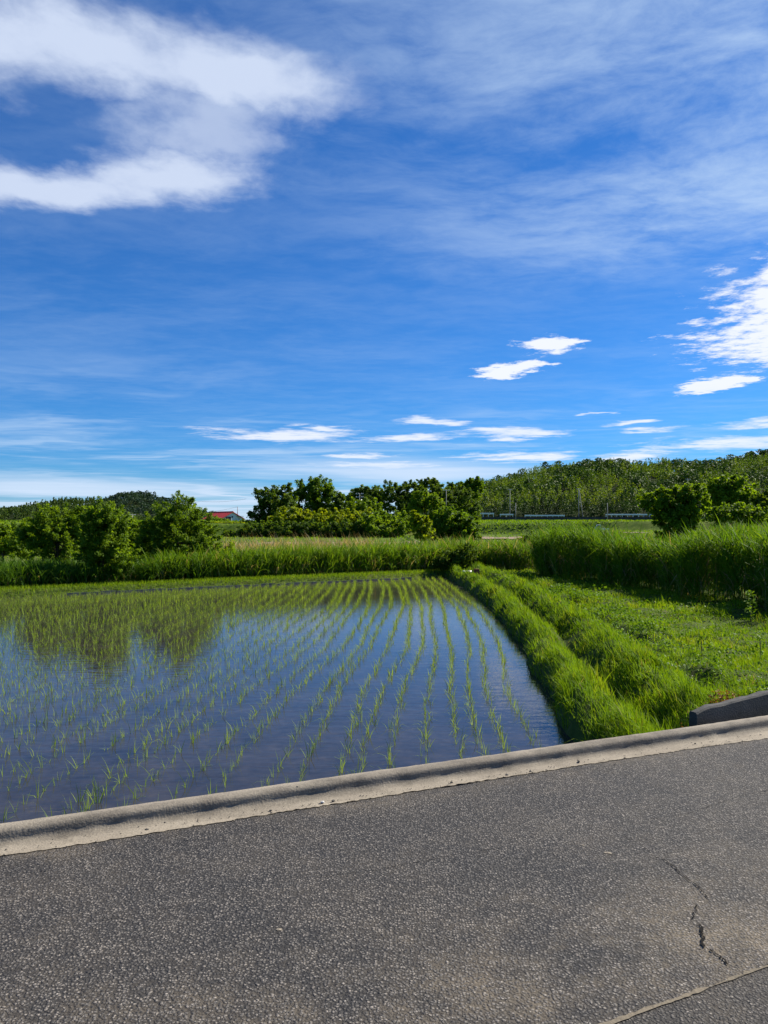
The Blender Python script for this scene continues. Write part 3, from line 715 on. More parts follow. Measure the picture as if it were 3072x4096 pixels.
# ------------------------------------------------------------------ the roadside terrace under the hill: retaining wall, guard rails
def build_far_road():
    y0 = 322.0
    gx = np.arange(20, 190, 10.0); top = EYE+(2100-2066)/F*y0
    root = empty('retaining_wall', (20, y0, 2.5), 'long dark stone retaining wall under the white guard rails', 'wall')
    mb = MB()
    for a in gx:
        mb.box((a+5-20, 0, .6+.02*math.sin(a)), (9.94, .6, top-1.9+.10*math.sin(a*.7)))
    put('stonework', mb.mesh('stonework', M['retain']), parent=root)
    put('farm_road', MB().box((105, y0+4, top-.3), (176, 6.5, .3)).mesh('farm_road', M['asphalt2']), kind='structure')
    for (a, b, yy), lab in (((1868, 1976, 2054), 'white guard rail on the wall, nearest the big round bush'), ((1999, 2053, 2058), 'shortest white guard rail, between two longer ones'),
                            ((2098, 2258, 2062), 'long white guard rail on the wall below the yellow bamboo'), ((2422, 2620, 2058), 'white guard rail running behind the vine covered tree')):
        p = at(a, yy, y0); q = at(b, yy+1.5, y0); Ln = q[0]-p[0]; o = empty('guard_rail', (p[0], y0-.2, top-.05), lab, 'guard rail', 'guard rails along the hill road')
        z1 = max(.35, p[2]-top+.05)
        put('beam', MB().box((Ln/2, -.06, z1), (Ln, .34, .55)).mesh('beam', M['rail'], bevel=.03), parent=o)
        nP = max(3, int(Ln/2.2)+1)
        pm = MB().box((0, 0, z1/2), (.18, .12, z1+.3)).mesh('post', M['rail'])
        for k in range(nP): put('post', pm, parent=o, loc=(.2+(Ln-.4)*k/(nP-1), .08, 0))
build_far_road()

def utility_pole(px, ytop, ybase, d, label, arms=1, double=False, name='utility_pole', th=.17):
    p = at(px, ytop, d); b = at(px, ybase, d); H = p[2]-b[2]
    o = empty(name, (b[0], d, b[2]-1.0), label, 'utility pole', 'poles along the hill road')
    put('shaft', MB().tube([(0, 0, 0), (0, 0, H+1.0)], [th, th*.68], 8).mesh('shaft', M['pole'], True), parent=o)
    if double: put('brace', MB().tube([(2.2, .2, 0), (.25, .1, H+.3)], [th*.8, th*.7], 8).mesh('brace', M['pole'], True), parent=o)
    for k in range(arms):
        z = H+.75-.8*k
        put('crossarm', MB().box((0, -.16, z), (1.9, .1, .12)).mesh('crossarm', M['metal']), parent=o)
        im = MB().tube([(0, 0, 0), (0, 0, .22)], [.07, .05], 6).mesh('insulator', M['white'])
        for x in (-.8, -.3, .5, .85): put('insulator', im, parent=o, loc=(x, -.16, z+.06))
    if arms > 1: put('transformer', MB().tube([(.35, 0, H-1.4), (.35, 0, H-.6)], .26, 10).mesh('transformer', M['metal'], True), parent=o)
    return o
utility_pole(530, 2057, 2115, 230, 'utility pole standing between the two left trees before the dark peak', 1)
utility_pole(950, 2026, 2062, 262, 'short pole just behind the red roofed house', 0, th=.14)
utility_pole(1438, 1972, 2045, 190, 'utility pole with equipment rising from the tree saddle in the middle', 2, th=.13)
utility_pole(1712, 1963, 2050, 205, 'slim pole among dark trees left of the big round bush', 1, th=.12)
utility_pole(1785, 1958, 2050, 215, 'utility pole with short crossarm before the dark wood edge', 1, th=.12)
utility_pole(2040, 1956, 2080, 326, 'utility pole with crossarm in the bamboo above the guard rails', 1)
utility_pole(2063, 2012, 2078, 319, 'plain pale pole standing between two guard rails', 0)
utility_pole(2315, 1954, 2080, 327, 'braced double pole beside the yellow bamboo', 1, True)
utility_pole(2430, 2012, 2085, 319, 'plain pole at the end of the right guard rail', 0)
utility_pole(2752, 1915, 1990, 326, 'pole top showing above the vine covered tree', 1)

# ------------------------------------------------------------------ house with the red roof
def build_house():
    d = 250.0; c = at(929, 2095, d); z0 = float(ground_h(c[0], d))-.1
    o = empty('house', (c[0], d, z0), 'white house with a red gabled roof beyond the left trees', 'house', rz=R(42))
    w, Ln = 8.2, 11.0; eave = EYE+(2100-2074)/F*d-z0; rise = 2.1; ov = .55
    # local: gable faces -Y, ridge along +Y
    vs = [(-w/2, 0, -1), (w/2, 0, -1), (w/2, 0, eave), (0, 0, eave+rise), (-w/2, 0, eave), (-w/2, Ln, -1), (w/2, Ln, -1), (w/2, Ln, eave), (0, Ln, eave+rise), (-w/2, Ln, eave)]
    put('wall', MB().add(vs, [(0, 1, 2, 3, 4), (6, 5, 9, 8, 7), (1, 6, 7, 2), (5, 0, 4, 9)]).mesh('wall', M['white']), parent=o)
    k = rise/(w/2); rf = None
    for s in (-1, 1):
        x1 = s*(w/2+ov); z1 = eave-k*ov
        top = [(0, -ov, eave+rise+.10), (x1, -ov, z1+.10), (x1, Ln+ov, z1+.10), (0, Ln+ov, eave+rise+.10)]
        bot = [(x, y, z-.16) for x, y, z in top]
        me = MB().add(top+bot, [(0, 1, 2, 3), (7, 6, 5, 4), (0, 4, 5, 1), (1, 5, 6, 2), (2, 6, 7, 3), (3, 7, 4, 0)]).mesh('roof', M['roof'])
        rf = put('roof', me, parent=o)
        for q in range(9):
            yy = -ov+.3+q*(Ln+2*ov-.6)/8
            put('seam', MB().add([(0.05*s, yy-.05, eave+rise+.18), (x1, yy-.05, z1+.18), (x1, yy+.05, z1+.18), (0.05*s, yy+.05, eave+rise+.18), (0.05*s, yy-.05, eave+rise+.06), (x1, yy-.05, z1+.06), (x1, yy+.05, z1+.06), (0.05*s, yy+.05, eave+rise+.06)],
                [(0, 1, 2, 3), (0, 4, 5, 1), (3, 2, 6, 7), (1, 5, 6, 2)]).mesh('seam', M['roof']), parent=rf)
    put('ridge_cap', MB().tube([(0, -ov-.02, eave+rise+.14), (0, Ln+ov+.02, eave+rise+.14)], .16, 8).mesh('ridge_cap', M['roof'], True), parent=o)
    dr = put('garage_opening', MB().box((-1.55, -.03, .55), (2.1, .14, 2.0)).mesh('garage_opening', M['dark']), parent=o)
    for x in (-2.65, -.45): put('frame', MB().box((x, -.06, .55), (.12, .22, 2.1)).mesh('frame', M['white']), parent=dr)
    put('vent', MB().tube([(0, .05, eave+.55), (0, -.12, eave+.55)], .28, 12).mesh('vent', M['dark']), parent=o)
    put('gable_batten', MB().box((-1.1, -.02, eave*.5+.3), (.07, .10, eave+.8)).mesh('gable_batten', M['metal']), parent=o)
    for q in range(5): put('cladding_strip', MB().box((0, -.012, .35+q*eave/5.2), (w-.05, .05, .05)).mesh('cladding_strip', M['white']), parent=o)
    pr = put('porch_roof', MB().box((2.6, -.6, 1.75), (1.8, 1.2, .10)).mesh('porch_roof', M['darkroof']), parent=o)
    for x in (1.85, 3.35): put('porch_post', MB().box((x, -1.1, .6), (.09, .09, 2.2)).mesh('porch_post', M['dark']), parent=pr)
build_house()
def grey_house(px, py, d, w, label, rz):
    c = at(px, py, d); z0 = float(ground_h(c[0], d)); top = c[2]-z0
    o = empty('farmhouse', (c[0], d, z0), label, 'house', rz=rz); h = top-1.6
    vs = [(-w/2, -3, -1), (w/2, -3, -1), (w/2, 3, -1), (-w/2, 3, -1), (-w/2, -3, h), (w/2, -3, h), (w/2, 3, h), (-w/2, 3, h), (-w/2, 0, top-.15), (w/2, 0, top-.15)]
    put('wall', MB().add(vs, [(0, 1, 5, 4), (2, 3, 7, 6), (1, 2, 6, 9, 5), (3, 0, 4, 8, 7)]).mesh('wall', M['white']), parent=o)
    for s in (-1, 1):
        a = [(-w/2-.5, 0, top), (w/2+.5, 0, top), (w/2+.5, s*3.7, h-.35), (-w/2-.5, s*3.7, h-.35)]; b = [(x, y, z-.14) for x, y, z in a]
        f = [(0, 1, 2, 3), (7, 6, 5, 4), (0, 4, 5, 1), (1, 5, 6, 2), (2, 6, 7, 3), (3, 7, 4, 0)]
        put('roof', MB().add(a+b, f).mesh('roof', M['darkroof']), parent=o)
    put('ridge_tiles', MB().tube([(-w/2-.5, 0, top+.02), (w/2+.5, 0, top+.02)], .16, 8).mesh('ridge_tiles', M['darkroof']), parent=o)
    for x in (-w*.3, w*.05, w*.33): put('window', MB().box((x, -3.03, h*.5), (1.3, .1, 1.1)).mesh('window', M['glass']), parent=o)
grey_house(250, 2108, 215, 9, 'grey tiled farmhouse roof half hidden by the leftmost tree', R(20))
grey_house(545, 2103, 225, 12, 'long low grey tiled roof between the two left trees', R(-6))
def wire(name, pts, sag, r, label):
    Q = []
    for a, b in zip(pts[:-1], pts[1:]):
        for s in np.linspace(0, 1, 9)[:-1]: Q.append(np.array(a)*(1-s)+np.array(b)*s-np.array([0, 0, sag*4*s*(1-s)]))
    Q.append(np.array(pts[-1])); put(name, MB().tube(Q, r, 4).mesh(name, M['dark']), label=label, cat='wire')
wire('overhead_wire', [at(530, 2057, 230), at(780, 2052, 250), at(950, 2027, 262)], .4, .028, 'lower thin black wire meeting the short pole behind the red roof')
wire('overhead_wire', [at(560, 2045, 235), at(800, 2005, 240), at(985, 1995, 240)], .5, .025, 'upper thin black wire above the red roofed house')

# ------------------------------------------------------------------ small white truck in the field
def build_truck():
    d = 178.0; p = at(2400, 2098, d); z0 = p[2]-1.78
    o = empty('pickup_truck', (p[0], d, z0), 'small white pickup truck parked in the field behind the tall grass', 'truck', rz=R(172))
    # local +X is the front
    prof = [(-.1, .42), (1.15, .42), (1.22, .75), (1.12, 1.05), (.78, 1.72), (.0, 1.78), (-.1, 1.70)]
    v = [(x, s*.70, z) for s in (-1, 1) for x, z in prof]; n = len(prof)
    cab = put('cab', MB().add(v, [tuple(range(n)), tuple(range(2*n-1, n-1, -1))]+[(i, n+i, n+(i+1) % n, (i+1) % n) for i in range(n)]).mesh('cab', M['white'], bevel=.03), parent=o)
    for s in (-1, 1):
        put('side_window', MB().add([(.02, s*.712, 1.10), (.98, s*.712, 1.10), (.72, s*.712, 1.62), (.02, s*.712, 1.66)], [(0, 1, 2, 3)]).mesh('side_window', M['glass']), parent=cab)
        put('bed_side', MB().box((-1.05, s*.68, .78), (1.85, .05, .30)).mesh('bed_side', M['white'], bevel=.01), parent=o)
        for x in (.72, -1.45): put('wheel', MB().tube([(x, s*.52, .27), (x, s*.68, .27)], .27, 14).mesh('wheel', M['tyre']), parent=o)
        put('headlight', MB().box((1.20, s*.52, .72), (.06, .22, .16)).mesh('headlight', M['glass']), parent=cab)
    put('windscreen', MB().add([(1.105, -.6, 1.10), (1.105, .6, 1.10), (.815, .55, 1.66), (.815, -.55, 1.66)], [(0, 1, 2, 3)]).mesh('windscreen', M['glass']), parent=cab)
    put('rear_window', MB().add([(-.112, -.5, 1.2), (-.112, .5, 1.2), (-.112, .5, 1.6), (-.112, -.5, 1.6)], [(3, 2, 1, 0)]).mesh('rear_window', M['glass']), parent=cab)
    put('bed_floor', MB().box((-1.05, 0, .60), (1.9, 1.36, .10)).mesh('bed_floor', M['white']), parent=o)
    put('tailgate', MB().box((-1.99, 0, .78), (.05, 1.38, .30)).mesh('tailgate', M['white'], bevel=.01), parent=o)
build_truck()
# bare farm track
def build_track():
    for (a, b, d, w) in ((1040, 1700, 76, 6.0), (1880, 2440, 98, 13.0), (2250, 2560, 158, 12.0)):
        xs = np.linspace((a-1536)/F*d, (b-1536)/F*d, 50); v = []
        for x in xs:
            for s in (-1, 1):
                y = d+s*w/2+.5*math.sin(x*.6+s)+.9*math.sin(x*.23+2*s); v.append((x, y, float(ground_h(x, y))+.10))
        f = [(2*i, 2*i+2, 2*i+3, 2*i+1) for i in range(len(xs)-1)]
        put('farm_track', mesh_np('farm_track', np.array(v), np.array(f), M['track']), kind='structure')
build_track()

# ------------------------------------------------------------------ trees
TL = dict(size=.11, aspect=.40, mat='tree', sig=.135, trunk=.07, sho=(1.0, 5.5), limbs=16)
tree_px('young_tree', 'loose leafy tree left of the tall pair, farthest left by the paddy', 'tree', 235, 29.5,
        [(120, 2160, 55, 45), (220, 2115, 65, 50), (240, 2180, 90, 60), (310, 2120, 40, 45), (185, 2092, 26, 20), (280, 2092, 24, 20)], nclump=210, nleaf=26000, seed=21, **TL)
tree_px('young_tree', 'upright bright green tree, middle one of three by the paddy', 'tree', 410, 27.5,
        [(410, 2165, 70, 70), (405, 2095, 48, 45), (400, 2072, 24, 26), (365, 2090, 22, 24), (465, 2100, 20, 30), (430, 2230, 75, 40)], nclump=210, nleaf=28000, seed=22, trange=(.15, .95), **TL)
tree_px('young_tree', 'tallest dense green tree of three, nearest the red roofed house', 'tree', 715, 31,
        [(715, 2070, 70, 55), (725, 2022, 38, 30), (765, 2112, 52, 60), (640, 2120, 70, 65), (730, 2175, 120, 70), (660, 2075, 25, 22), (810, 2175, 50, 55), (600, 2200, 60, 50), (690, 2235, 140, 40)], nclump=300, nleaf=43000, seed=23, trange=(.05, .9), **TL)
tree_px('shrub', 'dark green shrub at the left edge of the picture', 'shrub', 15, 33, [(10, 2165, 60, 40), (70, 2190, 50, 30), (-30, 2140, 50, 40)], nclump=120, nleaf=7000, size=.16, aspect=.4, mat='tree', sig=.15, seed=24)
tree_px('shrub', 'dark bush row in the distance at the far left edge', 'shrub', 40, 70, [(0, 2140, 50, 22), (70, 2135, 55, 24), (150, 2140, 50, 22), (-60, 2130, 50, 25)], nclump=140, nleaf=12000, size=.26, aspect=.5, mat='tree', sig=.2, seed=27, trunk=.08, trange=(0, .7))
tree_px('hedge', 'dark tree belt across the fields below the far left hill', 'hedge', 60, 190, [(-40, 2118, 60, 16), (40, 2120, 55, 18), (120, 2118, 60, 16), (200, 2116, 60, 16), (280, 2118, 50, 14)], nclump=200, nleaf=12000, size=.6, aspect=.55, mat='dark', sig=.6, seed=28, trunk=.15)
tree_px('shrub', 'low shrub filling the gap between the two tall left trees', 'shrub', 540, 33, [(540, 2160, 55, 50), (560, 2210, 60, 40), (520, 2120, 25, 25)], nclump=120, nleaf=7000, size=.15, aspect=.4, mat='tree', sig=.15, seed=25)
tree_px('shrub', 'yellowing low shrub at the foot of the tallest left tree', 'shrub', 870, 31.5, [(860, 2235, 50, 32), (900, 2215, 35, 22)], nclump=60, nleaf=3500, size=.12, aspect=.45, mat='lime', sig=.12, seed=26)
TF = dict(aspect=.6, trunk=.22, inner=.5)
tree_px('evergreen_tree', 'big dark tree with ragged left edge beside the red roofed house', 'tree', 1075, 135,
        [(1095, 1990, 65, 38), (1045, 1995, 36, 30), (1120, 2040, 75, 55), (1060, 2060, 45, 44), (1045, 2100, 42, 36), (1125, 1965, 32, 22), (1100, 2120, 75, 35), (1022, 2062, 18, 16)], nclump=260, nleaf=30799, size=.36, mat='dark', sig=.42, seed=31, **TF)
tree_px('broadleaf_tree', 'tall rounded green tree right of the big dark one', 'tree', 1265, 142,
        [(1260, 1965, 70, 42), (1230, 2020, 70, 55), (1305, 2010, 55, 50), (1270, 2060, 80, 45), (1275, 1945, 40, 20)], nclump=230, nleaf=28000, size=.36, mat='tree', sig=.5, seed=32, trange=(0, .7), **TF)
tree_px('conifer_tree', 'small pointed conifer at the right of the tall rounded tree', 'tree', 1352, 138,
        [(1352, 1985, 12, 18), (1352, 2010, 20, 22), (1352, 2040, 32, 28), (1355, 2070, 40, 25)], nclump=90, nleaf=11200, size=.4, mat='dark', sig=.3, seed=33, **TF)
tree_px('broadleaf_tree', 'mid green tree under the pole in the middle', 'tree', 1450, 160, [(1440, 2030, 50, 38), (1480, 2060, 55, 35), (1420, 2065, 45, 30)], nclump=110, nleaf=15399, size=.4, mat='tree', sig=.5, seed=34, **TF)
tree_px('broadleaf_tree', 'dark spreading tree behind the pole in the middle', 'tree', 1440, 215, [(1440, 1985, 50, 22), (1490, 1990, 40, 25), (1410, 2010, 30, 25)], nclump=90, nleaf=12600, size=.52, mat='dark', sig=.65, seed=35, trange=(.3, 1), **TF)
tree_px('evergreen_tree', 'broad dark dome shaped evergreen in the middle distance', 'tree', 1590, 210, [(1560, 1975, 60, 38), (1640, 1968, 55, 32), (1590, 2025, 95, 50), (1500, 2000, 40, 30), (1680, 2010, 50, 45)], nclump=230, nleaf=28000, size=.52, mat='dark', sig=.55, seed=36, **TF)
tree_px('evergreen_tree', 'dark flat topped tree left of the bamboo hill', 'tree', 1725, 235, [(1715, 1945, 48, 22), (1740, 1975, 60, 35), (1770, 2010, 50, 40)], nclump=130, nleaf=16800, size=.52, mat='dark', sig=.6, seed=37, **TF)
tree_px('evergreen_tree', 'dark low tree at the left foot of the bamboo hill', 'tree', 1815, 245, [(1810, 1965, 40, 22), (1840, 2000, 55, 40), (1790, 2030, 50, 35)], nclump=110, nleaf=14000, size=.52, mat='dark', sig=.6, seed=38, **TF)
tree_px('broadleaf_tree', 'bright green tree in front of the dark dome', 'tree', 1705, 180, [(1690, 2000, 50, 30), (1720, 2030, 50, 40), (1670, 2030, 35, 30)], nclump=110, nleaf=15399, size=.44, mat='tree', sig=.5, seed=39, trange=(.2, 1), **TF)
tree_px('evergreen_tree', 'dark rounded tree standing up alone on the hill ridge', 'tree', 2375, 470, [(2375, 1868, 22, 13), (2360, 1880, 18, 10)], nclump=50, nleaf=4480, size=1.1, mat='dark', sig=.9, seed=40, **TF)
tree_px('broadleaf_tree', 'round tree top at the left end of the bamboo', 'tree', 1895, 300, [(1895, 1938, 28, 14), (1880, 1965, 45, 25)], nclump=70, nleaf=7279, size=.9, mat='tree', sig=.8, seed=41, trange=(0, .6), **TF)
# bushes and hedges of the middle distance
BS = dict(aspect=.6, trunk=.10, inner=.5, limbs=3)
bush = [('yellow green bamboo thicket below the big dark tree', 'lime', 1160, 122, [(1150, 2080, 60, 28), (1200, 2090, 55, 28)], 'bamboo_thicket'),
        ('yellow green bamboo thicket below the tall rounded tree', 'lime', 1290, 121, [(1280, 2085, 60, 25), (1330, 2092, 50, 25)], 'bamboo_thicket'),
        ('bright yellow green thicket below the small conifer', 'lime', 1420, 123, [(1400, 2090, 60, 26), (1450, 2082, 35, 25)], 'bamboo_thicket'),
        ('dark bush below the big dark tree, above the dry grass', 'dark', 1010, 112, [(1010, 2132, 50, 24), (1055, 2127, 48, 28), (950, 2142, 45, 14)], 'shrub'),
        ('dark bush row in the shade left of centre', 'dark', 1170, 110, [(1150, 2132, 60, 22), (1220, 2128, 60, 25)], 'shrub'),
        ('dark rounded bushes in the middle behind the dry grass', 'dark', 1360, 109, [(1320, 2128, 60, 22), (1400, 2128, 60, 24)], 'shrub'),
        ('low green bushes left of the pale sapling', 'tree', 1540, 108, [(1500, 2118, 60, 28), (1570, 2122, 55, 25), (1470, 2085, 30, 16)], 'shrub'),
        ('green hedge under the dark dome shaped evergreen', 'tree', 1620, 125, [(1600, 2095, 70, 22), (1660, 2100, 45, 22), (1550, 2085, 40, 16)], 'shrub'),
        ('green hedge in front of the red roofed house', 'tree', 910, 150, [(890, 2124, 50, 9), (950, 2122, 45, 10), (1000, 2122, 30, 12)], 'hedge'),
        ('lower yellow green hedge below the red roofed house', 'lime', 930, 130, [(920, 2136, 55, 8), (870, 2137, 40, 8)], 'hedge'),
        ('small bush at the left corner of the red roofed house', 'tree', 868, 200, [(862, 2106, 16, 10), (880, 2108, 14, 8)], 'shrub'),
        ('dark hedge at the foot of the bamboo left of the guard rails', 'dark', 1850, 270, [(1830, 2055, 40, 22), (1880, 2050, 40, 25), (1790, 2065, 40, 18)], 'hedge')]
for i, (lab, mt, bx, d, ls, nm) in enumerate(bush):
    tree_px(nm, lab, 'bamboo' if 'bamboo' in nm else ('hedge' if nm == 'hedge' else 'shrub'), bx, d, ls, nclump=110, nleaf=14559, size=.0028*d, mat=mt, sig=.0036*d, seed=50+i, trange=(.35, 1) if mt == 'lime' else (0, 1), **BS)
tree_px('sapling', 'pale leafy sapling between the bush row and the big round bush', 'tree', 1685, 58, [(1665, 2080, 18, 22), (1690, 2105, 28, 28), (1700, 2145, 30, 25), (1655, 2110, 20, 20)], nclump=80, nleaf=3600, size=.26, aspect=.5, mat='lime', sig=.16, seed=70, trunk=.05)
tree_px('round_bush', 'big round dark bush rising from the reeds in the middle', 'bush', 1815, 63, [(1800, 2085, 62, 45), (1850, 2100, 50, 45), (1790, 2135, 70, 38), (1845, 2145, 60, 30), (1775, 2100, 45, 40)], nclump=240, nleaf=13000, size=.26, aspect=.5, mat='tree', sig=.20, seed=71, trunk=.10, trange=(0, .6))
tree_px('shrub', 'dark shrub among the reeds at the end of the grassy bank', 'shrub', 1800, 34.6, [(1790, 2235, 42, 40), (1840, 2250, 40, 40), (1870, 2215, 35, 25), (1760, 2270, 30, 25)], nclump=150, nleaf=9000, size=.11, aspect=.45, mat='dark', sig=.10, seed=72, trange=(.3, 1))
tree_px('shrub', 'leafy shrub standing out of the reeds below the white truck', 'shrub', 2135, 38, [(2130, 2165, 30, 18), (2150, 2145, 12, 16), (2105, 2175, 25, 14), (2150, 2190, 40, 16)], nclump=80, nleaf=4200, size=.15, aspect=.45, mat='tree', sig=.11, seed=73)
tree_px('vine_covered_tree', 'heart shaped tree smothered in vines above the tall reeds', 'tree', 2700, 44,
        [(2640, 2025, 55, 45), (2665, 1985, 40, 30), (2760, 1985, 45, 38), (2785, 2020, 42, 45), (2700, 2030, 70, 45), (2690, 2085, 65, 45), (2700, 2130, 50, 40), (2580, 2010, 20, 24), (2740, 2070, 50, 40), (2770, 1965, 28, 20)], nclump=330, nleaf=24000, size=.18, aspect=.5, mat='tree', sig=.15, seed=74, trunk=.10, trange=(.2, .85), extra=('russet', .05, 3.2), inner=.6)
tree_px('broadleaf_tree', 'wide dark tree behind and right of the vine covered tree', 'tree', 2930, 85, [(2900, 1950, 55, 35), (2960, 1955, 50, 40), (2930, 1995, 85, 40), (2870, 1985, 45, 35), (2950, 2035, 70, 25)], nclump=230, nleaf=11000, size=.42, aspect=.5, mat='tree', sig=.3, seed=75, trunk=.12, trange=(.15, .9))
tree_px('broadleaf_tree', 'dark tree cut by the right edge of the picture', 'tree', 3080, 72, [(3060, 2020, 45, 28), (3110, 2010, 50, 40), (3050, 2045, 50, 20)], nclump=110, nleaf=5500, size=.36, aspect=.5, mat='dark', sig=.26, seed=76, trunk=.12, trange=(.2, 1))
tree_px('shrub', 'bushy scrub between the vine covered tree and the right edge', 'shrub', 2960, 52, [(2900, 2065, 50, 20), (2960, 2060, 55, 24), (3030, 2070, 50, 22), (2860, 2080, 35, 18)], nclump=140, nleaf=7000, size=.22, aspect=.5, mat='tree', sig=.2, seed=77, trange=(.1, .8))

# ------------------------------------------------------------------ rice
def seedling(seed, nb=None):
    r = np.random.default_rng(seed); n = nb or int(r.integers(3, 7)); base = np.zeros((n, 3)); base[:, :2] = r.normal(0, .011, (n, 2)); base[:, 2] = -.03
    h = r.uniform(.11, .25, n); az = r.uniform(0, 6.28, n); lean = np.clip(r.normal(.50, .30, n), .05, 1.15)
    return blades(base, h, r.uniform(.0045, .0085, n), az, lean, segs=3, droop=1.5, rs=r), r.random(n)
def build_rice():
    r = np.random.default_rng(77); P = []
    for i in range(72):
        y = 5.0 + r.random()*.17
        drift = r.normal(0, .02); ph = r.uniform(0, 6.28)
        while y < 34:
            x = float(np.interp(y, EY, EX)) - .42 - .30*i + drift + .05*math.sin(y*.35+ph) + r.normal(0, .022)
            if kt(x, y) > .45 and y < float(y_far(x))-.25 and abs(x) < .53*y+.8 and r.random() > .05: P.append((x, y))
            y += .155*r.uniform(.82, 1.2)
    P = np.array(P)
    # visible over the kerb, nearest first
    order = np.argsort(np.hypot(P[:, 0], P[:, 1])); P = P[order]
    vis = [i for i, (x, y) in enumerate(P) if abs(x) < .5*y and kt(x, y) > .62]
    near = set(vis[:300])
    var = []
    for k in range(10):
        (pt, tint) = seedling(900+k); var.append(blade_mesh('rice_seedling', [(pt, tint)], G['rice']))
    for i in sorted(near):
        o = put('rice_seedling', var[int(r.integers(10))], label='young rice seedling in the front rows of the paddy, near the kerb', cat='rice plant', group='rice seedlings in the front rows', loc=(P[i, 0], P[i, 1], WZ), rz=r.uniform(0, 6.28))
        s = r.uniform(.6, 1.0); o.scale = (s, s, s*r.uniform(.85, 1.15))
    rest = np.array([P[i] for i in range(len(P)) if i not in near]); n = len(rest)
    k = 6; b = np.repeat(np.concatenate([rest, np.full((n, 1), WZ-.03)], 1), k, 0); b[:, :2] += r.normal(0, .014, (n*k, 2))
    dist = np.repeat(rest[:, 1], k)
    w = r.uniform(.005, .0085, n*k)*np.interp(dist, [8, 30], [1.0, 1.5])
    pt = blades(b, r.uniform(.08, .21, n*k), w, r.uniform(0, 6.28, n*k), np.clip(r.normal(.50, .28, n*k), .05, 1.1), segs=2, droop=1.5, rs=r)
    put('rice_rows', blade_mesh('rice_rows', [(pt, r.random(n*k))], G['rice']), kind='stuff', label='rows of young rice filling the rest of the flooded paddy')
build_rice()

